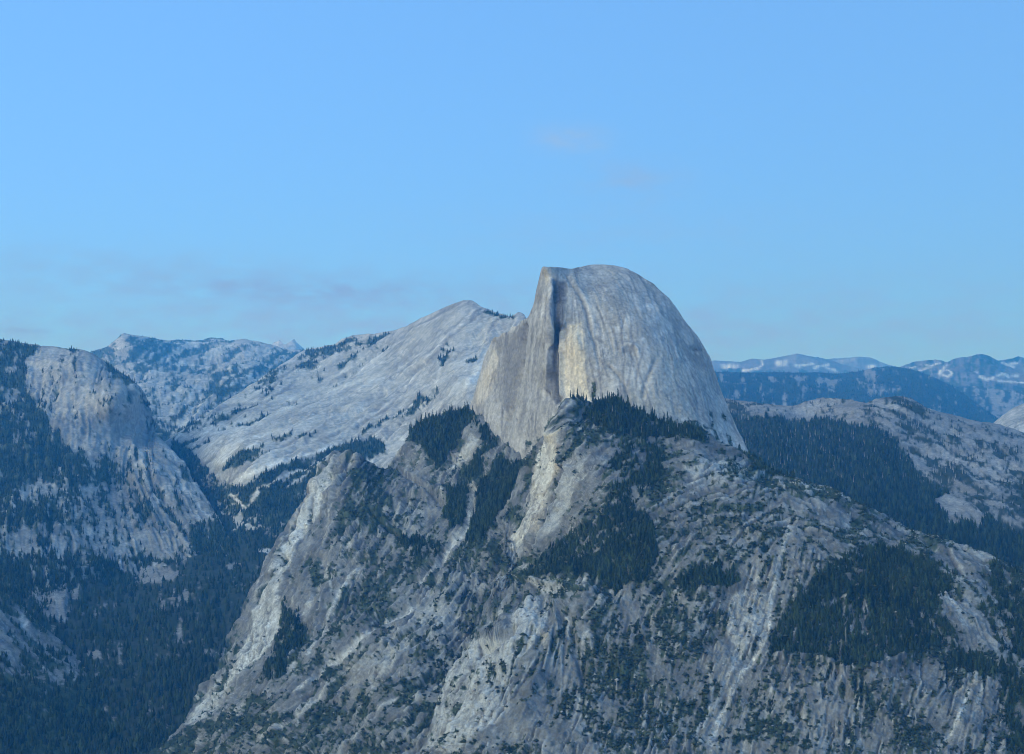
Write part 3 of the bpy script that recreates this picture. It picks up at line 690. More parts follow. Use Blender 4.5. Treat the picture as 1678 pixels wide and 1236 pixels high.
dome = Patch('granite_dome', 'great sheer-faced granite dome rising above the forested shoulder', M_DOME, 766, 1246, 1.4,
    [(766, 690), (771, 664), (773, 657), (777, 647), (786, 615), (794, 586), (802, 568), (805, 558), (809, 553), (819, 552), (823, 546), (834, 544), (838, 537), (850, 533), (854, 526), (865, 522), (868, 515), (875, 497), (880, 472), (884, 455), (887, 440), (890, 437), (915, 438), (936, 441), (950, 438), (968, 434), (986, 433), (1007, 435), (1029, 441), (1050, 452), (1072, 466), (1079, 474), (1097, 489), (1108, 504), (1125, 529), (1143, 550), (1154, 568), (1165, 589), (1172, 611), (1183, 643), (1193, 668), (1208, 704), (1222, 732), (1233, 756), (1246, 785)],
    [(766, 760), (860, 830), (960, 800), (1246, 840)],
    [(766, 690, 4620), (773, 657, 4600), (794, 586, 4560), (806, 557, 4520), (836, 541, 4330), (857, 527, 4190), (867, 520, 4110), (875, 497, 4060), (884, 455, 4000), (890, 438, 3960), (915, 438, 4000), (936, 441, 4060), (968, 434, 4130), (1007, 435, 4150), (1050, 452, 4140), (1079, 474, 4130), (1108, 504, 4110), (1143, 550, 4080), (1165, 589, 4050), (1183, 643, 3990), (1208, 704, 3920), (1233, 756, 3860), (1246, 785, 3840),
     (793, 711, 4400), (818, 740, 4220), (843, 761, 4040), (857, 770, 3960), (785, 660, 4500), (800, 620, 4470), (806, 600, 4440), (815, 660, 4320), (830, 600, 4300), (835, 680, 4170), (850, 620, 4150), (862, 560, 4100), (858, 650, 4040), (870, 600, 4000), (880, 520, 3960), (875, 680, 3900), (890, 600, 3880), (895, 480, 3910), (900, 700, 3800), (903, 550, 3860), (912, 480, 3925), (912, 550, 3890), (916, 620, 3840), (920, 580, 3860), (925, 500, 3900), (935, 560, 3830), (950, 600, 3790), (955, 540, 3850), (945, 650, 3760), (962, 640, 3750), (940, 470, 3950), (970, 470, 3980), (970, 520, 3880), (975, 560, 3820), (985, 610, 3750), (1000, 480, 3950), (1010, 540, 3830), (1030, 600, 3740), (1007, 643, 3690), (1040, 500, 3930), (1060, 550, 3830), (1080, 620, 3730), (1072, 686, 3640), (1029, 672, 3660), (1080, 510, 3980), (1110, 570, 3900), (1130, 640, 3800), (1143, 700, 3700), (1150, 620, 3910), (1165, 680, 3820), (1179, 729, 3720), (1200, 730, 3790), (1229, 752, 3830), (1180, 800, 3600), (960, 780, 3600), (860, 830, 3900), (766, 760, 4600)],
    [(260, 8, False, 3), (90, 4, False, 3), (32, 2.2, True, 3), (12, 0.9, False, 2)],
    angles=[(840, 650, 98), (820, 600, 100), (870, 560, 97), (900, 550, 92), (935, 580, 89), (1000, 560, 80), (960, 480, 70), (1050, 600, 92), (1080, 500, 62), (1150, 640, 70), (1120, 560, 62), (1000, 450, 20), (1050, 670, 95), (1190, 700, 66), (900, 460, 100), (980, 620, 66), (1120, 660, 82)],
    polys=[('warm', [(921, 545), (930, 532), (950, 526), (956, 543), (958, 586), (963, 622), (966, 660), (943, 660), (925, 660), (921, 630), (918, 614), (916, 600), (922, 579)], .85),
           ('stain_shade', [(903, 455), (929, 462), (927, 493), (922, 540), (917, 560), (916, 600), (919, 629), (920, 662), (912, 665), (899, 640), (895, 629), (906, 600), (909, 550), (900, 507), (902, 479)], .85),
           ('warm', [(806, 566), (811, 586), (808, 614), (800, 640), (790, 660), (780, 660), (782, 640), (793, 600)], .42), ('stain_shade', [(811, 557), (835, 545), (862, 528), (866, 560), (855, 600), (845, 640), (832, 680), (812, 655), (810, 610)], .5),
           ('warm', [(890, 440), (912, 440), (905, 455), (892, 470)], .25),
           ('stain_shade', [(925, 445), (990, 438), (1050, 455), (1090, 490), (1070, 500), (1010, 470), (960, 480), (935, 470)], .22),
           ('stain_shade', [(1090, 490), (1140, 555), (1165, 600), (1150, 610), (1110, 560)], .25),
           ('stain_shade', [(1010, 575), (1024, 567), (1040, 570), (1045, 600), (1020, 600)], .22), ('warm', [(1080, 560), (1120, 600), (1140, 690), (1080, 680), (1040, 660), (1040, 610)], .14), ('warm', [(1020, 660), (1075, 680), (1130, 690), (1100, 650), (1040, 640)], .25)],
    strokes=[('pale', [(1011, 469), (1018, 464)], 4, .8), ('pale', [(1060, 501), (1072, 504)], 5, .8), ('pale', [(1014, 538), (1026, 528), (1032, 522)], 6, .65), ('pale', [(1034, 486), (1042, 490)], 5, .6), ('pale', [(1047, 488), (1055, 485)], 4, .5), ('pale', [(1090, 540), (1078, 552)], 8, .5), ('pale', [(1120, 545), (1130, 560)], 6, .5), ('pale', [(1062, 530), (1072, 525)], 5, .5),
             ('pale', [(940, 450), (958, 455), (985, 448)], 6, .5), ('pale', [(935, 448), (950, 470)], 4, .5),
             ('pale', [(1017, 575), (1021, 567), (1029, 564), (1038, 566), (1045, 573), (1046, 581)], 1.5, .5), ('disp', [(1017, 575), (1021, 567), (1029, 564), (1038, 566), (1045, 573), (1046, 581)], 2.5, 9), ('disp', [(1022, 578), (1032, 574), (1040, 582)], 6, -8),
             ('stain_shade', [(929, 454), (950, 486), (960, 510), (966, 540), (975, 565)], 2.2, .7), ('disp', [(929, 454), (950, 486), (960, 510), (966, 540), (975, 565), (982, 600)], 3, -9), ('disp', [(936, 454), (957, 486), (968, 512), (974, 540)], 3.5, 6), ('pale', [(936, 454), (957, 486), (966, 512), (972, 535)], 2.0, .6),
             ('stain_shade', [(998, 600), (1012, 615), (1024, 632), (1032, 664)], 1.8, .7), ('disp', [(998, 600), (1012, 615), (1024, 632), (1032, 664)], 3, -8), ('stain_shade', [(984, 590), (994, 610), (1000, 625)], 1.8, .6),
             ('stain_shade', [(1072, 592), (1062, 615), (1054, 636), (1052, 650)], 2.5, .55), ('disp', [(1074, 590), (1062, 615), (1053, 650)], 4, -9), ('stain_shade', [(1138, 574), (1148, 574)], 3, .95), ('disp', [(1137, 572), (1149, 573)], 4, -8),  # the short dark dash paints the shade under the overhang
             ('stain_shade', [(960, 600), (966, 645)], 1.8, .5), ('stain_shade', [(975, 555), (990, 562)], 2.5, .5), ('stain_shade', [(1108, 634), (1124, 640), (1130, 648)], 1.5, .5), ('stain_shade', [(1090, 650), (1105, 640), (1122, 646)], 1.2, .5),
             ('stain_shade', [(917, 540), (916, 570), (914, 600)], 2.5, .95), ('warm', [(918, 548), (917, 575), (913, 590)], 1.5, .9), ('stain_shade', [(922, 490), (919, 540)], 2, .8), ('stain_shade', [(910, 500), (909, 545)], 1.6, .7), ('stain_shade', [(930, 500), (927, 530)], 1.5, .5),
             ('stain_shade', [(940, 530), (942, 600)], 1.2, .35), ('stain_shade', [(950, 528), (953, 590)], 1.2, .35), ('disp', [(912, 466), (914, 540), (913, 600), (915, 655)], 4, -28), ('disp', [(903, 462), (901, 540), (900, 640)], 3.5, 30), ('disp', [(924, 530), (922, 580), (922, 650)], 3, 28), ('stain_shade', [(908, 462), (912, 500), (914, 560), (912, 610), (914, 655)], 3, .8), ('stain_shade', [(956, 540), (960, 590), (967, 650)], 2, .45), ('stain_shade', [(906, 470), (904, 520)], 2, .7), ('stain_shade', [(922, 468), (924, 520)], 2, .7), ('stain_shade', [(918, 500), (921, 545)], 1.6, .8), ('stain_shade', [(909, 560), (906, 620)], 2, .6), ('stain_shade', [(897, 480), (894, 560)], 1.8, .5),
             ('stain_shade', [(885, 470), (880, 560), (872, 640)], 1.6, .45), ('stain_shade', [(876, 520), (866, 620), (852, 700)], 1.6, .5), ('stain_shade', [(930, 540), (929, 600)], 1.2, .35), ('stain_shade', [(946, 560), (948, 640)], 1.2, .35), ('pale', [(882, 500), (876, 580), (864, 680), (852, 740)], 4, .35), ('stain_shade', [(826, 556), (828, 620), (822, 690)], 2, .5), ('stain_shade', [(842, 545), (846, 600), (836, 660)], 2, .5), ('pale', [(818, 580), (822, 660)], 2.5, .4),
             ('disp', [(868, 525), (862, 600), (848, 680), (838, 740)], 6, 10), ('stain_shade', [(864, 528), (858, 600), (840, 680)], 2.0, .75), ('disp', [(862, 535), (855, 610), (833, 690)], 3.5, -45), ('stain_shade', [(807, 590), (812, 660)], 1.5, .6), ('disp', [(810, 560), (814, 620), (818, 680)], 5, -10),
             ('veg', [(1160, 660), (1168, 700)], 3, .35), ('veg', [(1183, 680), (1190, 700)], 2.5, .4), ('veg', [(895, 705), (905, 690)], 5, .8), ('veg', [(1075, 685), (1073, 650)], 3, .4), ('veg', [(970, 650), (974, 630)], 3, .8)],
    mottle=[([(1080, 690), (1140, 690), (1200, 720), (1246, 770), (1246, 850), (1000, 850)], .38), ([(860, 720), (910, 690), (910, 760), (860, 800)], .3)],
    streak_amp=1.7, back=(1300, .75), top_rough=.8, seed=20, streak_len=30, warp=5, category='dome', c=16, rib=1.9, dk=.5, joints=230, jlen=(15, 80), jw=.7)

north_spur = Patch('rocky_spur', 'rugged gullied rock spur falling from the dome into the canyon', M_ROCK, 170, 985, 1.68,
    [(170, 1345), (230, 1285), (275, 1236), (295, 1212), (311, 1191), (326, 1165), (343, 1137), (357, 1116), (370, 1100), (377, 1075), (383, 1051), (396, 1030), (408, 1012), (422, 980), (434, 958), (440, 944), (450, 912), (459, 895), (468, 880), (480, 862), (493, 844), (511, 819), (518, 807), (526, 790), (532, 779), (543, 754), (554, 743), (563, 745), (572, 741), (589, 748), (597, 757), (607, 761), (620, 770), (632, 772), (642, 762), (650, 750), (665, 733), (674, 717), (690, 702), (715, 692), (745, 683), (766, 676), (772, 669), (790, 685), (820, 700), (985, 760)],
    [(170, 1365), (985, 1365)],
    [(170, 1345, 3600), (275, 1236, 3800), (311, 1191, 3880), (343, 1137, 3980), (383, 1051, 4110), (422, 980, 4220), (450, 912, 4320), (493, 844, 4450), (518, 807, 4520), (543, 754, 4620), (572, 741, 4600), (607, 761, 4640), (632, 772, 4680), (665, 733, 4760), (690, 702, 4800), (745, 683, 4760), (773, 662, 4620), (793, 711, 4400), (818, 740, 4220), (843, 761, 4040), (857, 770, 3960), (820, 700, 4450), (900, 720, 4200), (985, 760, 4000),
     (560, 800, 4340), (540, 850, 4230), (600, 830, 4250), (600, 900, 3980), (540, 920, 4010), (500, 930, 4080), (500, 1000, 3820), (460, 1010, 3950), (450, 1100, 3620), (400, 1130, 3700), (400, 1200, 3500), (350, 1200, 3650), (600, 1000, 3680), (640, 850, 4120), (650, 940, 3820), (700, 860, 4020), (640, 800, 4430), (700, 740, 4560), (740, 715, 4560), (720, 775, 4340), (740, 810, 4180), (765, 760, 4330), (785, 735, 4300), (800, 800, 4060), (830, 830, 3880), (780, 880, 3830), (760, 850, 3990), (715, 969, 3600), (690, 955, 3720), (760, 940, 3690), (661, 1023, 3450), (640, 1010, 3580), (600, 1085, 3350), (560, 1110, 3400), (560, 1200, 3180), (700, 1050, 3330), (700, 1150, 3090), (640, 1236, 2980), (500, 1236, 3180), (500, 1120, 3450), (350, 1300, 3420), (780, 1000, 3460), (820, 950, 3570), (900, 850, 3720), (960, 900, 3620), (850, 1100, 3220), (850, 1236, 2950), (985, 1365, 2800), (400, 1365, 3150)],
    [(420, 32, True, 4), (150, 18, True, 4), (55, 9, True, 4), (20, 3.4, True, 3)],
    angles=[(450, 1000, 117), (560, 850, 104), (500, 950, 112), (600, 1100, 137), (700, 1050, 138), (780, 900, 115), (650, 800, 130), (730, 750, 125), (550, 1000, 122), (400, 1130, 128), (650, 880, 112), (600, 850, 108), (690, 860, 118), (500, 1200, 132), (830, 830, 112), (660, 970, 128)],
    polys=[('wood', [(672, 712), (690, 701), (715, 691), (745, 682), (772, 670), (783, 690), (790, 703), (780, 716), (768, 712), (755, 740), (742, 756), (720, 775), (708, 757), (697, 742), (682, 730)], 1.0),
           ('wood', [(783, 695), (800, 722), (822, 748), (805, 770), (796, 790), (778, 800), (768, 790), (790, 765), (800, 742), (788, 720)], .97),
           ('wood', [(828, 765), (858, 774), (860, 800), (846, 828), (828, 868), (800, 902), (772, 906), (776, 872), (790, 832), (812, 796)], 1.0),
           ('wood', [(735, 826), (760, 800), (780, 812), (772, 840), (764, 872), (744, 876), (724, 856)], .9),
           ('veg', [(545, 836), (590, 838), (640, 862), (690, 905), (720, 912), (700, 932), (664, 926), (650, 890), (600, 872), (560, 862)], .8), ('veg', [(556, 776), (600, 770), (640, 782), (700, 826), (690, 850), (640, 842), (600, 830), (556, 806)], .58),
           ('wood', [(664, 905), (690, 892), (725, 905), (720, 925), (690, 935)], .9), ('veg', [(735, 905), (770, 900), (830, 905), (850, 938), (832, 960), (770, 962), (735, 945)], .68),
           ('veg', [(715, 890), (738, 902), (690, 968), (640, 1010), (590, 1050), (548, 1084), (505, 1116), (484, 1162), (440, 1192), (424, 1152), (478, 1096), (540, 1018), (600, 950), (650, 935)], .58),
           ('wood', [(478, 985), (494, 1000), (500, 1060), (472, 1112), (440, 1128), (446, 1092), (468, 1040)], .85), ('veg', [(500, 1150), (560, 1100), (600, 1112), (560, 1150), (500, 1200)], .7),
           ('veg', [(270, 1240), (325, 1205), (420, 1176), (480, 1196), (470, 1260), (260, 1260)], .85), ('veg', [(590, 1150), (650, 1140), (720, 1120), (735, 1100), (740, 1130), (700, 1240), (500, 1240), (540, 1180)], .6),
           ('veg', [(640, 815), (670, 820), (680, 850), (650, 850)], .1), ('veg', [(690, 770), (715, 780), (712, 800), (690, 800)], .15),
           ('pale', [(552, 746), (545, 772), (530, 802), (515, 832), (500, 862), (480, 902), (455, 962), (430, 1012), (418, 1060), (438, 1060), (458, 1012), (478, 962), (500, 912), (515, 872), (532, 832), (556, 776)], .8),  # lit left-facing edge of the spur, its brightness painted into the rock
           ('warm', [(535, 790), (510, 835), (490, 870), (500, 872), (520, 830), (545, 785)], .35), ('warm', [(570, 756), (580, 750), (584, 772), (576, 776)], .4),
           ('pale', [(450, 996), (476, 985), (470, 1030), (452, 1072), (412, 1094), (388, 1134), (350, 1184), (318, 1206), (335, 1160), (378, 1104), (420, 1050)], .8),
           ('pale', [(716, 968), (780, 962), (806, 984), (742, 1042), (692, 1082), (640, 1132), (580, 1142), (590, 1110), (655, 1040)], .3), ('pale', [(782, 722), (798, 745), (784, 762), (742, 802), (728, 832), (720, 812), (745, 775), (765, 745)], .55),
           ('veg', [(716, 968), (780, 962), (806, 984), (742, 1042), (692, 1082), (640, 1132), (580, 1142), (590, 1110), (655, 1040)], .1), ('veg', [(782, 722), (798, 745), (784, 762), (742, 802), (728, 832), (720, 812), (745, 775), (765, 745)], .18),
           ('veg', [(450, 905), (520, 810), (560, 760), (575, 800), (530, 900), (480, 985), (420, 1060), (400, 1040)], .08),
           ('pale', [(650, 830), (700, 850), (690, 890), (668, 900), (640, 860)], .3)],
    strokes=[('bare', [(790, 815), (776, 850), (768, 880), (750, 905), (735, 925), (712, 952), (695, 970)], 4.5, 1), ('pale', [(790, 815), (776, 850), (768, 880), (750, 905), (735, 925), (712, 952), (695, 970)], 3.2, .95),
             ('bare', [(690, 1003), (640, 1035), (600, 1060), (560, 1090), (520, 1125), (495, 1148)], 4.5, 1), ('pale', [(690, 1003), (640, 1035), (600, 1060), (560, 1090), (520, 1125), (495, 1148)], 3.2, .9),
             ('bare', [(598, 945), (575, 965), (560, 990), (545, 1015), (530, 1050), (512, 1082)], 3.5, 1), ('pale', [(598, 945), (575, 965), (560, 990), (545, 1015), (530, 1050), (512, 1082)], 2.6, .9),
             ('pale', [(560, 945), (548, 960), (548, 985)], 2, .7), ('bare', [(660, 1165), (625, 1195), (598, 1232)], 3.5, 1), ('pale', [(660, 1165), (625, 1195), (598, 1232)], 3, .75), ('bare', [(562, 1130), (520, 1165), (480, 1195), (450, 1220)], 6, 1), ('pale', [(562, 1130), (520, 1165), (480, 1195), (450, 1220)], 5, .6),
             ('pale', [(450, 1140), (420, 1160), (370, 1200)], 5, .5), ('disp', [(690, 1003), (640, 1035), (600, 1060), (520, 1125)], 5, -14), ('disp', [(790, 815), (768, 880), (735, 925), (695, 970)], 6, -18),
             ('disp', [(608, 850), (640, 880), (664, 893)], 4, -22), ('stain_shade', [(606, 848), (640, 882), (664, 894)], 3, .7), ('disp', [(600, 840), (640, 870), (670, 886)], 5, 7),
             ('disp', [(650, 775), (690, 808), (730, 840)], 3.5, -14), ('disp', [(655, 768), (700, 803), (740, 832)], 5, 6), ('disp', [(540, 930), (520, 990), (490, 1050)], 7, -16), ('disp', [(575, 760), (590, 800), (600, 830)], 6, 14), ('disp', [(556, 750), (530, 800), (500, 860), (460, 950)], 6, 12),
             ('pale', [(545, 940), (525, 980), (505, 1010)], 4, .5), ('pale', [(835, 900), (830, 940)], 3, .5)],
    mottle=[(ALL, .36), ([(450, 905), (520, 810), (600, 900), (560, 1000), (480, 1100), (380, 1150), (400, 1040)], .22)],
    streak_amp=3.4, back=(1100, .9), top_rough=1.5, seed=21, fine_x=(240, 955), streak_len=16, warp=8, category='spur', c=30, rib=11, joints=420, jlen=(14, 70))

shoulder = Patch('rocky_shoulder', 'broad granite shoulder below the dome mottled with shrubs and conifers', M_ROCK, 640, 2010, 1.7,
    [(640, 1345), (700, 1228), (722, 1184), (736, 1144), (750, 1109), (772, 1078), (800, 1030), (815, 985), (822, 940), (832, 880), (845, 825), (858, 778), (872, 745), (890, 718), (905, 704), (911, 690), (918, 670), (926, 658), (945, 655), (965, 662), (985, 658), (1009, 656), (1028, 672), (1051, 686), (1074, 694), (1109, 697), (1129, 703), (1155, 710), (1171, 727), (1194, 738), (1217, 748), (1233, 758), (1264, 777), (1300, 790), (1350, 806), (1382, 822), (1418, 837), (1450, 847), (1478, 865), (1500, 876), (1536, 887), (1578, 901), (1614, 915), (1650, 930), (1678, 940), (1790, 1000), (2010, 1120)],
    [(640, 1365), (2010, 1365)],
    [(640, 1345, 2750), (700, 1228, 2880), (736, 1144, 2990), (772, 1078, 3090), (800, 1030, 3200), (822, 940, 3400), (832, 880, 3560), (858, 778, 3740), (872, 745, 3700), (890, 718, 3620), (905, 704, 3560), (912, 690, 3545), (926, 658, 3570), (965, 662, 3610), (1009, 656, 3665), (1074, 694, 3640), (1129, 703, 3640), (1171, 727, 3640), (1233, 758, 3600), (1264, 777, 3540), (1300, 790, 3480), (1350, 806, 3420), (1418, 838, 3350), (1500, 877, 3310), (1578, 901, 3270), (1650, 930, 3230), (1790, 1000, 3150), (2010, 1120, 3000), (2010, 1365, 2400), (1850, 1180, 2720),
     (929, 740, 3470), (932, 768, 3440), (915, 804, 3440), (895, 780, 3530), (880, 830, 3540), (850, 870, 3540), (870, 910, 3400), (840, 960, 3370), (905, 870, 3345), (880, 915, 3330), (950, 710, 3540), (1000, 725, 3480), (960, 780, 3360), (1000, 800, 3280), (940, 850, 3290), (930, 900, 3240), (1000, 900, 3150), (1050, 740, 3480), (1100, 742, 3500), (1130, 765, 3390), (1150, 800, 3280), (1200, 770, 3440), (1230, 800, 3330), (1300, 830, 3250), (1400, 900, 3080), (1350, 860, 3150), (1480, 910, 3130), (1550, 960, 3020), (1600, 940, 3130), (1678, 1010, 2980), (1200, 900, 3060), (1100, 880, 3120), (1200, 960, 2970), (1210, 1000, 2920), (1300, 1000, 2900), (1420, 960, 3000), (1420, 1030, 2860), (1420, 1085, 2760), (1300, 1090, 2780), (1600, 1100, 2790), (1100, 980, 2960), (1000, 985, 3010), (960, 1000, 2980), (1000, 1060, 2890), (930, 1060, 2920), (1050, 1150, 2760), (1200, 1100, 2790), (1200, 1150, 2730), (1400, 1150, 2680), (1500, 1120, 2720), (1600, 1236, 2560), (1400, 1236, 2570), (1200, 1236, 2600), (1000, 1236, 2640), (850, 1236, 2680), (760, 1220, 2760), (780, 1130, 2900), (850, 1100, 2860), (820, 1040, 3060), (860, 1000, 3110), (910, 1000, 3060), (1000, 1365, 2450), (1400, 1365, 2380), (1700, 1365, 2380), (700, 1365, 2600)],
    [(380, 26, True, 4), (130, 14, True, 4), (46, 7.5, True, 4), (16, 3.2, True, 3)],
    angles=[(850, 1130, 112), (780, 1150, 118), (930, 1100, 100), (1000, 1100, 98), (1220, 1000, 104), (1200, 1120, 112), (1290, 920, 98), (1400, 1150, 96), (1500, 1000, 85), (1650, 1100, 72), (920, 760, 97), (880, 850, 115), (960, 800, 124), (1150, 790, 162), (1300, 820, 18), (1100, 800, 165), (1200, 840, 168), (1250, 870, 150), (1350, 850, 15), (1400, 870, 25), (1050, 790, 150), (1480, 890, 25), (1030, 720, 160), (1130, 740, 5), (1620, 960, 30), (1100, 900, 125), (1550, 930, 30), (1100, 1050, 100), (860, 1000, 112), (1560, 1180, 112)],
    polys=[('wood', [(924, 656), (945, 653), (1010, 655), (1035, 678), (1085, 694), (1108, 696), (1145, 716), (1152, 742), (1120, 738), (1080, 737), (1030, 728), (1000, 724), (985, 714), (965, 700), (945, 684)], .90),
           ('wood', [(1000, 735), (1040, 738), (1060, 732), (1095, 760), (1088, 790), (1060, 820), (1035, 850), (1020, 864), (1003, 840), (1012, 800), (1000, 780)], .70),
           ('wood', [(893, 922), (930, 893), (985, 872), (1000, 846), (1040, 838), (1075, 872), (1090, 932), (1070, 962), (1022, 986), (1000, 992), (970, 962), (905, 950), (868, 952)], .84),
           ('wood', [(1378, 922), (1430, 904), (1520, 930), (1562, 958), (1540, 1000), (1560, 1062), (1500, 1080), (1440, 1104), (1385, 1112), (1335, 1084), (1262, 1086), (1270, 1042), (1312, 972)], .80),
           ('wood', [(1615, 930), (1678, 962), (1790, 1005), (1790, 1250), (1650, 1250), (1632, 1100), (1600, 1010)], .68), ('wood', [(1540, 1060), (1590, 1092), (1640, 1130), (1600, 1130), (1550, 1110)], .85),
           ('veg', [(990, 1010), (1050, 1005), (1064, 1080), (1042, 1152), (960, 1128), (976, 1062)], .66), ('wood', [(1112, 962), (1150, 938), (1190, 942), (1218, 966), (1170, 978), (1122, 982)], .9),
           ('veg', [(1000, 1150), (1050, 1130), (1066, 1240), (1020, 1240)], .6), ('veg', [(790, 1240), (826, 1176), (850, 1240)], .75), ('veg', [(1200, 1240), (1235, 1185), (1300, 1215), (1320, 1240)], .7), ('veg', [(1420, 1240), (1470, 1200), (1560, 1205), (1520, 1240)], .5),
           ('wood', [(1180, 742), (1217, 748), (1240, 765), (1300, 792), (1290, 800), (1230, 782), (1180, 762)], .62), ('veg', [(1220, 960), (1255, 880), (1262, 860), (1240, 850), (1180, 870), (1130, 900), (1140, 940)], .42),
           ('veg', [(845, 850), (862, 800), (872, 760), (885, 740), (880, 790), (860, 850), (840, 890)], .5), ('veg', [(1070, 1000), (1120, 990), (1180, 1080), (1150, 1200), (1080, 1160)], .42),
           ('veg', [(870, 950), (905, 952), (968, 966), (960, 992), (900, 985)], .5),
           ('veg', [(700, 1236), (722, 1184), (750, 1110), (775, 1078), (830, 1060), (870, 1000), (905, 990), (900, 1060), (870, 1110), (900, 1180), (880, 1236)], .12), ('veg', [(940, 772), (1000, 745), (985, 790), (955, 836), (900, 895), (868, 932), (836, 976), (880, 900)], .10),
           ('veg', [(1190, 978), (1225, 968), (1262, 985), (1256, 1050), (1225, 1075), (1180, 1170), (1160, 1236), (1140, 1236), (1170, 1130), (1195, 1050)], .12), ('veg', [(1260, 900), (1300, 870), (1310, 900), (1290, 970), (1262, 985), (1245, 960)], .10),
           ('veg', [(1290, 1110), (1380, 1112), (1400, 1160), (1380, 1236), (1260, 1200), (1250, 1130)], .16), ('veg', [(1420, 1110), (1490, 1085), (1540, 1110), (1530, 1160), (1460, 1180), (1400, 1150)], .18), ('veg', [(1580, 960), (1610, 965), (1630, 1000), (1600, 1000)], .05),
           ('veg', [(1330, 840), (1365, 838), (1395, 860), (1380, 880), (1340, 870)], .08), ('veg', [(1000, 985), (1060, 975), (1090, 1000), (1060, 1060), (1010, 1090), (985, 1060)], .22), ('veg', [(900, 1000), (960, 1000), (975, 1060), (930, 1130), (895, 1090)], .08),
           ('veg', [(900, 705), (918, 705), (936, 750), (934, 772), (905, 840), (868, 900), (850, 900), (880, 810)], .12),
           ('warm', [(911, 706), (917, 722), (924, 722), (932, 750), (934, 770), (920, 797), (905, 832), (888, 864), (868, 892), (846, 906), (852, 880), (880, 822), (897, 762), (905, 726)], .65), ('warm', [(914, 724), (924, 722), (932, 750), (933, 770), (920, 796), (910, 800), (913, 760)], .95),
           ('pale', [(905, 720), (915, 724), (914, 800), (900, 836), (880, 870), (850, 905), (846, 900), (880, 822), (895, 770)], .75),
           ('pale', [(700, 1236), (722, 1184), (750, 1110), (775, 1078), (830, 1060), (870, 1000), (905, 990), (890, 1050), (850, 1100), (840, 1180), (800, 1200), (760, 1236)], .55), ('pale', [(940, 772), (975, 760), (945, 830), (900, 890), (868, 930), (836, 976), (880, 900)], .45),
           ('pale', [(1195, 985), (1225, 972), (1260, 988), (1254, 1050), (1225, 1075), (1200, 1110), (1190, 1050)], .5), ('pale', [(870, 955), (905, 955), (965, 968), (958, 992), (900, 985)], .6), ('pale', [(1170, 775), (1195, 765), (1215, 780), (1195, 790)], .8), ('warm', [(1175, 776), (1195, 770), (1208, 782), (1190, 786)], .35),
           ('pale', [(1260, 790), (1350, 808), (1420, 840), (1380, 835), (1300, 812)], .45), ('pale', [(1500, 880), (1580, 905), (1640, 935), (1600, 930), (1540, 905)], .4), ('pale', [(1120, 780), (1170, 770), (1260, 800), (1220, 820), (1140, 810)], .35),
           ('stain_shade', [(1010, 1005), (1055, 1000), (1045, 1060), (1010, 1075)], .35), ('stain_shade', [(1300, 1115), (1380, 1120), (1380, 1200), (1290, 1190)], .22), ('warm', [(1285, 1110), (1400, 1120), (1400, 1236), (1280, 1236)], .08)],
    strokes=[('bare', [(912, 715), (916, 760), (908, 810), (890, 850), (868, 890), (845, 915), (835, 945), (826, 968)], 12, .9), ('pale', [(912, 715), (917, 760), (908, 810), (890, 850), (868, 890), (846, 915), (835, 945), (826, 968)], 8, .75), ('pale', [(1292, 868), (1277, 935), (1264, 982)], 6, .55), ('bare', [(1262, 985), (1259, 1040), (1241, 1085), (1205, 1140), (1180, 1192), (1164, 1240)], 8, 1), ('pale', [(1262, 985), (1259, 1040), (1241, 1085), (1205, 1140), (1180, 1192), (1164, 1240)], 4.5, 1),
             ('pale', [(1228, 1060), (1196, 1122), (1168, 1180)], 4, .6), ('pale', [(1160, 1110), (1168, 1150), (1155, 1210)], 2.5, .6), ('pale', [(1406, 1160), (1396, 1200), (1390, 1240)], 4, .65), ('pale', [(1580, 1150), (1562, 1205), (1536, 1240)], 4, .7), ('pale', [(1238, 958), (1252, 952)], 5, .9), ('pale', [(1225, 1050), (1256, 1048)], 2, .5),
             ('warm', [(1565, 1190), (1575, 1180)], 6, .4), ('warm', [(1415, 1050), (1426, 1060)], 3, .9), ('warm', [(887, 1068), (893, 1055)], 3, .8), ('warm', [(1555, 1150), (1590, 1135)], 3, .5),
             ('disp', [(935, 776), (905, 852), (880, 902), (846, 950)], 4, -24), ('stain_shade', [(935, 776), (905, 852), (880, 902), (850, 950)], 3.0, .95), ('disp', [(946, 776), (914, 858), (888, 912), (850, 965)], 6, 12), ('disp', [(914, 716), (928, 745), (934, 770)], 4, 12), ('disp', [(1000, 744), (965, 765), (938, 776)], 4, -8), ('stain_shade', [(1000, 744), (965, 765), (938, 778)], 1.6, .5),  # the long dark line beside the slab is crevice shade put into the colour
             ('disp', [(868, 985), (852, 1010), (845, 1050), (800, 1090)], 5, -14), ('disp', [(945, 1020), (948, 1080), (960, 1150)], 5, -10), ('disp', [(925, 1000), (905, 1060), (880, 1120), (860, 1180)], 8, 10), ('stain_shade', [(950, 1020), (955, 1080), (968, 1170)], 2.2, .6), ('stain_shade', [(1018, 1000), (1020, 1050)], 4, .6),
             ('pale', [(830, 1000), (838, 1010), (812, 1040)], 2.5, .6), ('pale', [(1350, 1000), (1400, 985), (1420, 1000)], 3, .4), ('bare', [(1340, 1000), (1390, 985), (1430, 1020)], 8, .45), ('pale', [(1540, 985), (1560, 1010), (1570, 1040)], 5, .5), ('bare', [(1500, 985), (1560, 1000), (1600, 1060), (1640, 1100)], 12, .6),
             ('pale', [(1620, 1100), (1600, 1150), (1590, 1190)], 5, .35), ('veg', [(1000, 1010), (1010, 1080), (1040, 1160), (1045, 1236)], 7, .6), ('veg', [(960, 1010), (952, 1080)], 3, .5), ('veg', [(905, 1110), (880, 1140), (862, 1170)], 4, .5), ('veg', [(1130, 1010), (1145, 1100), (1120, 1200)], 6, .5),
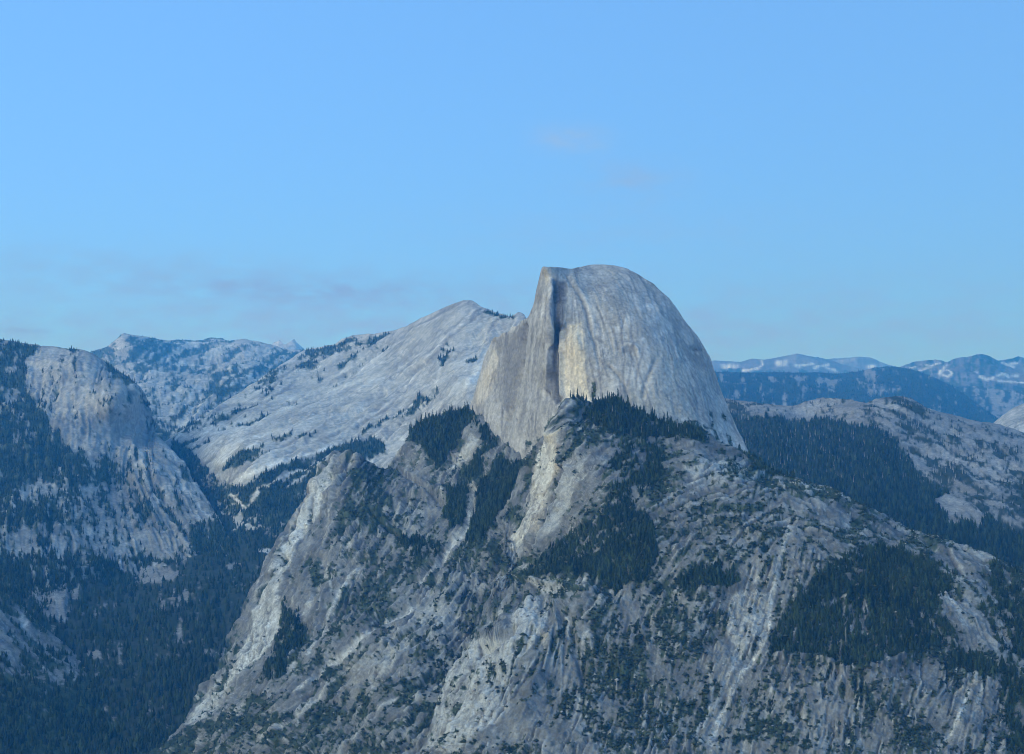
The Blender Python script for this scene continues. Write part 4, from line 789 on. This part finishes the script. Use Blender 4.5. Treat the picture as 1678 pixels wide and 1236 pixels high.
             ('disp', [(1270, 1092), (1335, 1088), (1385, 1114), (1440, 1108), (1500, 1082)], 5, 12), ('disp', [(1120, 985), (1170, 980), (1215, 968)], 4, 9), ('disp', [(870, 955), (930, 975), (990, 995)], 5, 10)],
    mottle=[(ALL, .40), ([(930, 700), (1300, 770), (1480, 860), (1790, 1000), (1600, 1000), (1380, 920), (1250, 860), (1100, 850), (930, 800)], .47), ([(640, 1345), (760, 1080), (900, 985), (960, 1000), (1000, 1300)], .24), ([(1250, 1110), (1640, 1130), (1640, 1300), (1200, 1300)], .30)],
    streak_amp=2.4, back=(900, .5), top_rough=1.6, seed=22, fine_x=(690, 1710), streak_len=15, warp=8, category='shoulder', c=30, rib=6.8, joints=560, jlen=(12, 60))

# the valley's other wall, running on beyond the left of the frame and past the viewpoint
def valley_wall():
    line = np.array([(-2900, 6400, 500), (-2950, 5700, 740), (-3050, 4800, 900), (-3200, 3900, 1000), (-3500, 3000, 1030), (-4000, 1800, 960), (-4500, 300, 980), (-5200, -1500, 1000), (-6200, -3600, 940), (-7600, -6500, 960)], float)
    n = 170
    u = np.linspace(0, len(line) - 1, n); k = np.arange(len(line))
    C = np.stack([np.interp(u, k, line[:, j]) for j in range(3)], -1)
    T = np.gradient(C[:, :2], axis=0); T /= np.linalg.norm(T, axis=1)[:, None]
    inw = np.stack([-T[:, 1], T[:, 0]], -1)            # towards the valley
    prof = [(-2600, .96), (-1400, 1.02), (-500, 1.03), (-120, 1.0), (0, .97), (60, .86), (110, .68), (170, .50), (260, .36), (420, .22), (620, .10), (850, .0), (1300, -.03)]
    rows = []
    for o, f in np.array([(np.interp(t, np.arange(len(prof)), [p[0] for p in prof]), np.interp(t, np.arange(len(prof)), [p[1] for p in prof])) for t in np.linspace(0, len(prof) - 1, 60)]):
        r = C.copy(); r[:, :2] += inw * o; r[:, 2] = C[:, 2] * f
        rows.append(r)
    P = np.array(rows)
    nz = fbm(P[..., 0] / 420, P[..., 1] / 420, P[..., 2] / 420, 5, .55, True)
    P[..., :2] += inw[None] * (nz * 90)[..., None]; P[..., 2] += nz * 30
    idx = np.arange(P.shape[0] * n).reshape(P.shape[0], n)
    q = np.stack([idx[:-1, :-1], idx[1:, :-1], idx[1:, 1:], idx[:-1, 1:]], -1).reshape(-1, 4)
    me = mesh_np('valley_wall', P.reshape(-1, 3), quads=q, smooth_sh=True)
    fr = np.linspace(0, 1, 60)[:, None] + 0 * nz
    vals = {'veg': smooth(nz * .35 + np.where(fr < .33, .6, np.where(fr > .68, .6, .0)), .25, .45), 'streak': np.clip(.5 + nz, 0, 1)}
    for k2 in ('veg', 'pale', 'warm', 'stain_shade', 'snow', 'streak'):
        at = me.attributes.new(k2, 'FLOAT', 'POINT')
        at.data.foreach_set('value', np.asarray(vals.get(k2, 0 * nz), np.float32).ravel())
    return link('valley_wall', me, M_ROCK, kind='structure', label='long granite valley wall with wooded rim and talus foot', category='cliff')
valley_wall()

ground = link('ground', mesh_np('ground', [(-60000, -60000, -90), (60000, -60000, -90), (60000, 60000, -90), (-60000, 60000, -90)], quads=[(0, 1, 2, 3)]), M_GROUND,
              kind='structure', label='dark wooded lowland around the mountains', category='ground')
# ------------------------------------------------------------------ the air: one closed box of even, pale blue haze
def box_mesh(name, a, b):
    (x0, y0, z0), (x1, y1, z1) = a, b
    v = [(x0, y0, z0), (x1, y0, z0), (x1, y1, z0), (x0, y1, z0), (x0, y0, z1), (x1, y0, z1), (x1, y1, z1), (x0, y1, z1)]
    return mesh_np(name, v, quads=[(0, 3, 2, 1), (4, 5, 6, 7), (0, 1, 5, 4), (1, 2, 6, 5), (2, 3, 7, 6), (3, 0, 4, 7)])
M_HAZE = bpy.data.materials.new('haze_air'); M_HAZE.use_nodes = True
_nt = M_HAZE.node_tree; _nt.nodes.clear()
_o = _nt.nodes.new('ShaderNodeOutputMaterial'); _v = _nt.nodes.new('ShaderNodeVolumePrincipled')
_v.inputs['Color'].default_value = (0.05, 0.40, 1.0, 1)
_v.inputs['Absorption Color'].default_value = (1, 1, 1, 1)
_v.inputs['Density'].default_value = 4.2e-5
_v.inputs['Anisotropy'].default_value = 0.0
_nt.links.new(_v.outputs[0], _o.inputs['Volume'])
haze = link('haze', box_mesh('haze', (-60010, -60010, -91), (60010, 60010, 3300)), M_HAZE, kind='stuff',
            label='thin blue evening haze filling the valley air', category='haze')

# ------------------------------------------------------------------ trees, shrubs, boulders
def cone_tree(r, layers, sides, width, spiky=0.0, trunk=0.0):
    """unit-height crown of ragged stacked skirts"""
    V, T = [], []
    for l in range(layers):
        z0 = 0.06 + 0.86 * l / layers; z1 = min(1.0, z0 + 1.55 / layers)
        if l == layers - 1: z1 = 1.0
        rad = width * (1 - 0.86 * l / layers) ** 0.9
        ox, oy = r.normal(0, width * .08, 2)
        b = len(V); ph = r.uniform(0, 6.28)
        for s in range(sides):
            a = ph + 6.283 * s / sides
            q = rad * r.uniform(0.65, 1.2) * (1 - spiky * (s % 2))
            V.append((ox + q * math.cos(a), oy + q * math.sin(a), z0 + r.uniform(-.05, .04)))
        V.append((ox * .3, oy * .3, z1))
        for s in range(sides):
            T.append((b + s, b + (s + 1) % sides, b + sides))
    return np.array(V), np.array(T)

def blob(r):
    V = np.array([(1, 0, .3), (0, 1, .3), (-1, 0, .3), (0, -1, .3), (0, 0, 1), (0, 0, -.3)], float)
    V *= r.uniform(.7, 1.25, V.shape)
    T = [(0, 1, 4), (1, 2, 4), (2, 3, 4), (3, 0, 4), (1, 0, 5), (2, 1, 5), (3, 2, 5), (0, 3, 5)]
    return V, np.array(T)

def spike(r):
    V = [(-.02, 0, 0), (.012, .018, 0), (.012, -.018, 0), (.004, 0, 1)]
    T = [(0, 1, 3), (1, 2, 3), (2, 0, 3)]
    for k in range(3):
        z = r.uniform(.4, .85); a = r.uniform(0, 6.28); b = len(V); q = .10 * (1.1 - z)
        V += [(0, 0, z), (0, 0, z + .02), (q * math.cos(a), q * math.sin(a), z + .03)]
        T += [(b, b + 1, b + 2)]
    return np.array(V), np.array(T)

def swarm(name, label, category, protos, P, hs, ws, mat, sink=0.03):
    """many small things nobody could count, joined into one mesh"""
    Vs, Ts, off, tones = [], [], 0, []
    pick = rng.integers(0, len(protos), len(P))
    for k, (v, t) in enumerate(protos):
        m = pick == k
        n = int(m.sum())
        if n == 0: continue
        a = rng.uniform(0, 6.283, n); ca, sa = np.cos(a), np.sin(a)
        x = v[None, :, 0] * ws[m][:, None]; y = v[None, :, 1] * ws[m][:, None]; z = (v[None, :, 2] - sink) * hs[m][:, None]
        X = np.stack([x * ca[:, None] - y * sa[:, None] + P[m][:, None, 0], x * sa[:, None] + y * ca[:, None] + P[m][:, None, 1], z + P[m][:, None, 2]], -1)
        tn = np.clip(rng.beta(1.0, 2.2, n) + 0.35 * perlin(P[m][:, 0] / 60, P[m][:, 1] / 60, P[m][:, 2] / 60), 0, 1)
        tones.append(np.repeat(tn, len(v)))
        Vs.append(X.reshape(-1, 3))
        Ts.append((t[None] + (np.arange(n) * len(v))[:, None, None] + off).reshape(-1, 3)); off += n * len(v)
    me = mesh_np(name, np.concatenate(Vs), tris=np.concatenate(Ts))
    a = me.attributes.new('tone', 'FLOAT', 'POINT'); a.data.foreach_set('value', np.concatenate(tones).astype(np.float32))
    return link(name, me, mat, kind='stuff', label=label, category=category)

_r = np.random.default_rng(77)
T_NEAR = [cone_tree(_r, 4, 5, _r.uniform(.20, .32)) for _ in range(10)]
T_MID = [cone_tree(_r, 3, 4, _r.uniform(.20, .32)) for _ in range(8)]
T_FAR = [cone_tree(_r, 2, 3, .20) for _ in range(5)]
BLOBS = [blob(_r) for _ in range(8)]
SPIKES = [spike(_r) for _ in range(6)]

for p in (shoulder, north_spur, burned_hill):
    p.R['woodveg'] = p.R['wood'] * p.R['veg']

def forest(p, n, hlo, hhi, label, protos, key='veg', power=1.5, lo=.2, view=(-20, 1700, 400, 1250), polygon=None):
    P, q = p.scatter(n, key, power, lo, polygon, view)
    h = hlo + (hhi - hlo) * rng.beta(1.4, 2.2, len(P)) * rng.uniform(.8, 1.3, len(P))
    return swarm('conifer_forest', label, 'forest', protos, P, h, h * rng.uniform(.75, 1.45, len(P)), M_LEAFT)

forest(shoulder, 9500, 6, 20, 'dark conifers filling the hollows of the near rocky shoulder', T_NEAR, 'woodveg')
forest(shoulder, 5200, 3, 9, 'small scattered conifers dotting the ledges of the rocky shoulder', T_MID)
forest(north_spur, 4600, 8, 24, 'dark conifers packed into the gullies of the rocky spur', T_NEAR, 'woodveg')
forest(north_spur, 4200, 4, 10, 'small scattered conifers on the ledges of the rocky spur', T_MID)
forest(canyon_floor, 9500, 16, 34, 'dense dark conifers covering the canyon floor', T_MID)
forest(near_slab, 1500, 14, 28, 'conifers below the dim bare rock slope', T_MID)
forest(face_mountain, 8500, 14, 32, 'conifers clothing the mountain across the canyon', T_FAR, lo=.6)
forest(long_slope, 4200, 14, 32, 'conifers in bands along the slanting slab mountain', T_FAR, lo=.75)
forest(upper_canyon, 4500, 16, 34, 'far conifers scattered over the canyon head uplands', T_FAR, view=(90, 520, 540, 760))
forest(burned_hill, 11000, 16, 36, 'dark forest on the slope beyond the shoulder', T_MID, 'woodveg', view=(1150, 1700, 640, 960))
forest(burned_hill, 3500, 8, 22, 'thin surviving conifers over the burned grey hill', T_FAR, view=(1150, 1700, 640, 960))
forest(wood_ridge, 8000, 20, 40, 'far conifers covering the long dark ridge', T_FAR, view=(1150, 1700, 590, 720))

def shrubs(p, n, label, lo=2.0, hi=5.5):
    P, q = p.scatter(n, 'veg', 1.0, .12)
    h = rng.uniform(lo, hi, len(P)) * rng.uniform(.6, 1.2, len(P))
    swarm('shrub_cover', label, 'shrubs', BLOBS, P, h, h * rng.uniform(.7, 1.5, len(P)), M_SHRUB, 0.0)
shrubs(shoulder, 13000, 'low shrubs in the cracks and benches of the rocky shoulder')
shrubs(north_spur, 9000, 'low shrubs in the cracks of the rocky spur')
shrubs(dome, 700, 'small shrubs along the ledges at the foot of the dome', 1.5, 4)

for p, n, lab in ((shoulder, 4200, 'pale loose boulders strewn over the rocky shoulder'), (north_spur, 2200, 'pale talus boulders in the chutes of the rocky spur')):
    P, q = p.scatter(n, 'pale', 1.5, .3)
    h = rng.exponential(.8, len(P)) + .8
    swarm('boulder_field', lab, 'boulders', BLOBS, P, h, h * rng.uniform(.7, 1.2, len(P)), M_BOULDER, 0.1)
P, q = dome.scatter(900, 'dens', 1.0, .2)
h = rng.exponential(1.0, len(P)) + 1.0
swarm('boulder_field', 'pale fallen boulders along the foot of the dome', 'boulders', BLOBS, P, h, h, M_BOULDER, 0.1)
P, q = burned_hill.scatter(650, 'veg', .5, .05, view=(1180, 1700, 650, 800))
h = rng.uniform(14, 32, len(P))
swarm('dead_tree_stand', 'pale dead trunks standing over the burned hill', 'dead trees', SPIKES, P, h, h * 1.6, M_SNAG, 0.0)
# ------------------------------------------------------------------ single trees that can be picked out
_r2 = np.random.default_rng(78)
CROWNS = []
for k in range(7):
    v, t = cone_tree(_r2, 8, 8, _r2.uniform(.13, .19), spiky=.35)
    v = v * 30.0
    CROWNS.append(mesh_np('crown', v, tris=t)); CROWNS[-1].materials.append(M_LEAF)
def trunk_mesh(h, r0, r1, sides=6):
    V = [(r0 * math.cos(6.283 * k / sides), r0 * math.sin(6.283 * k / sides), -2.0) for k in range(sides)]
    V += [(r1 * math.cos(6.283 * k / sides), r1 * math.sin(6.283 * k / sides), h) for k in range(sides)]
    return mesh_np('trunk', V, quads=[(k, (k + 1) % sides, sides + (k + 1) % sides, sides + k) for k in range(sides)])
TRUNK = trunk_mesh(29.0, .55, .06); TRUNK.materials.append(M_BARK)
SNAG = trunk_mesh(24.0, .55, .12); SNAG.materials.append(M_SNAG)
def branch_mesh(r):
    V, Q = [], []
    for k in range(9):
        z = r.uniform(8, 22); a = r.uniform(0, 6.28); l = (26 - z) * .16 + .6; w = .10
        b = len(V); c, s = math.cos(a), math.sin(a)
        V += [(-s * w, c * w, z), (s * w, -c * w, z), (c * l + s * .03, s * l - c * .03, z + .5), (c * l - s * .03, s * l + c * .03, z + .5), (0, 0, z + .3), (c * l, s * l, z + .62)]
        Q += [(b, b + 1, b + 2, b + 3), (b + 1, b + 4, b + 5, b + 2), (b + 4, b, b + 3, b + 5)]
    return mesh_np('branches', V, quads=Q)
BRANCH = []
for k in range(4):
    BRANCH.append(branch_mesh(_r2)); BRANCH[-1].materials.append(M_SNAG)

def put_tree(p, h, label, group, wide=1.0):
    e = link('conifer_tree', None, None, label=label, category='tree', group=group)
    e.location = p; s = h / 30.0
    e.scale = (s * wide, s * wide, s); e.rotation_euler = (0, 0, random.uniform(0, 6.28))
    link('trunk', TRUNK, M_BARK, e)
    link('crown', random.choice(CROWNS), M_LEAF, e)

def put_snag(p, h, label, group):
    e = link('dead_tree', None, None, label=label, category='dead tree', group=group)
    e.location = p; s = h / 24.0
    e.scale = (s, s, s); e.rotation_euler = (random.uniform(-.05, .05), random.uniform(-.05, .05), random.uniform(0, 6.28))
    link('trunk', SNAG, M_SNAG, e)
    link('branches', random.choice(BRANCH), M_SNAG, e)

def grove(p, n, polygon, hlo, hhi, label, group, key='woodveg'):
    P, q = p.scatter(n * 3, key, 1.0, .3, polygon)
    kept = []
    for k in range(len(P)):
        if len(kept) >= n: break
        if all((q[k, 0] - a) ** 2 + (q[k, 1] - b) ** 2 > 9 for a, b in kept):
            kept.append((q[k, 0], q[k, 1]))
            put_tree(P[k], random.uniform(hlo, hhi), label, group, random.uniform(.85, 1.2))

# the row standing up along the crest of the ledge
for x in np.linspace(676, 768, 26):
    x = x + random.uniform(-1.4, 1.4)
    y = np.interp(x, north_spur.xs, north_spur.yt) + random.uniform(.6, 3)
    P, ok = north_spur.at(np.array([x]), np.array([y]))
    if ok[0]:
        put_tree(P[0], random.uniform(20, 42), 'tall conifer lining the crest of the wooded ledge beside the sheer face', 'conifers lining the ledge crest', random.uniform(.7, 1.0))
grove(north_spur, 44, [(672, 712), (715, 694), (772, 674), (790, 703), (755, 740), (720, 775), (697, 742)], 24, 38, 'dark conifer in the dense stand covering the steep ledge under the sheer face', 'conifers on the steep ledge')
grove(north_spur, 30, [(828, 765), (858, 774), (860, 800), (828, 868), (800, 902), (772, 906), (790, 832)], 20, 34, 'dark conifer in the wooded gully at the lowest foot of the sheer face', 'conifers in the wooded gully')
for x, y in ((1010, 657), (1016, 660), (993, 657), (985, 657), (972, 656), (968, 661), (1051, 686), (1066, 690), (1074, 693), (1085, 695), (1087, 694), (1093, 696), (1098, 697), (1100, 697), (1127, 703), (1131, 705), (933, 655), (938, 654), (943, 654), (949, 656), (957, 659), (1003, 656)):
    P, ok = shoulder.at(np.array([x + .0]), np.array([y + 2.0]))
    if ok[0]:
        put_tree(P[0], random.uniform(16, 34), 'dark conifer outlined against the pale base of the dome', 'conifers outlined against the dome', random.uniform(.8, 1.1))
grove(shoulder, 56, [(940, 660), (1010, 660), (1085, 698), (1150, 720), (1152, 742), (1030, 728), (965, 700)], 22, 36, 'dark conifer in the belt of forest along the foot of the dome', 'conifers along the foot of the dome')
grove(shoulder, 24, [(1000, 735), (1060, 732), (1095, 760), (1060, 820), (1020, 864), (1003, 840)], 16, 28, 'dark conifer in the small grove on the upper shoulder', 'conifers on the upper shoulder')
grove(shoulder, 40, [(893, 922), (985, 872), (1040, 838), (1090, 932), (1022, 986), (970, 962), (868, 952)], 18, 32, 'dark conifer in the sloping wood beside the smooth tilted slab', 'conifers beside the tilted slab')
grove(shoulder, 42, [(1378, 922), (1430, 904), (1562, 958), (1560, 1062), (1385, 1112), (1262, 1086), (1312, 972)], 18, 32, 'dark conifer in the broad wood on the bench above the lower cliffs', 'conifers on the bench')
grove(shoulder, 16, [(1632, 960), (1676, 980), (1676, 1200), (1650, 1200), (1632, 1100)], 18, 30, 'dark conifer on the outer flank of the shoulder facing the burned hill', 'conifers on the outer flank')
for (x, y, h) in ((1001, 696, 20), (1018, 722, 18), (1029, 728, 20), (1045, 722, 22), (1052, 708, 20), (1072, 716, 24), (1094, 728, 20), (1109, 722, 24), (1010, 716, 16), (1061, 730, 18), (1083, 720, 16), (1122, 732, 18)):
    P, ok = shoulder.at(np.array([x + .0]), np.array([y + .0]))
    if ok[0]: put_snag(P[0], h * 1.15, 'pale dead trunk standing in the forest belt below the dome', 'dead trunks below the dome')
for (x, y, h) in ((1386, 1068, 34), (1462, 985, 20), (1500, 1010, 20), (1330, 1050, 18)):
    P, ok = shoulder.at(np.array([x + .0]), np.array([y + .0]))
    if ok[0]: put_snag(P[0], h, 'bare pale trunk standing in the broad wood on the bench', 'dead trunks on the bench')
for (x, y, h) in ((710, 712, 26), (722, 730, 26), (736, 716, 22), (700, 720, 22)):
    P, ok = north_spur.at(np.array([x + .0]), np.array([y + .0]))
    if ok[0]: put_snag(P[0], h, 'pale dead trunk among the conifers of the steep ledge', 'dead trunks on the ledge')
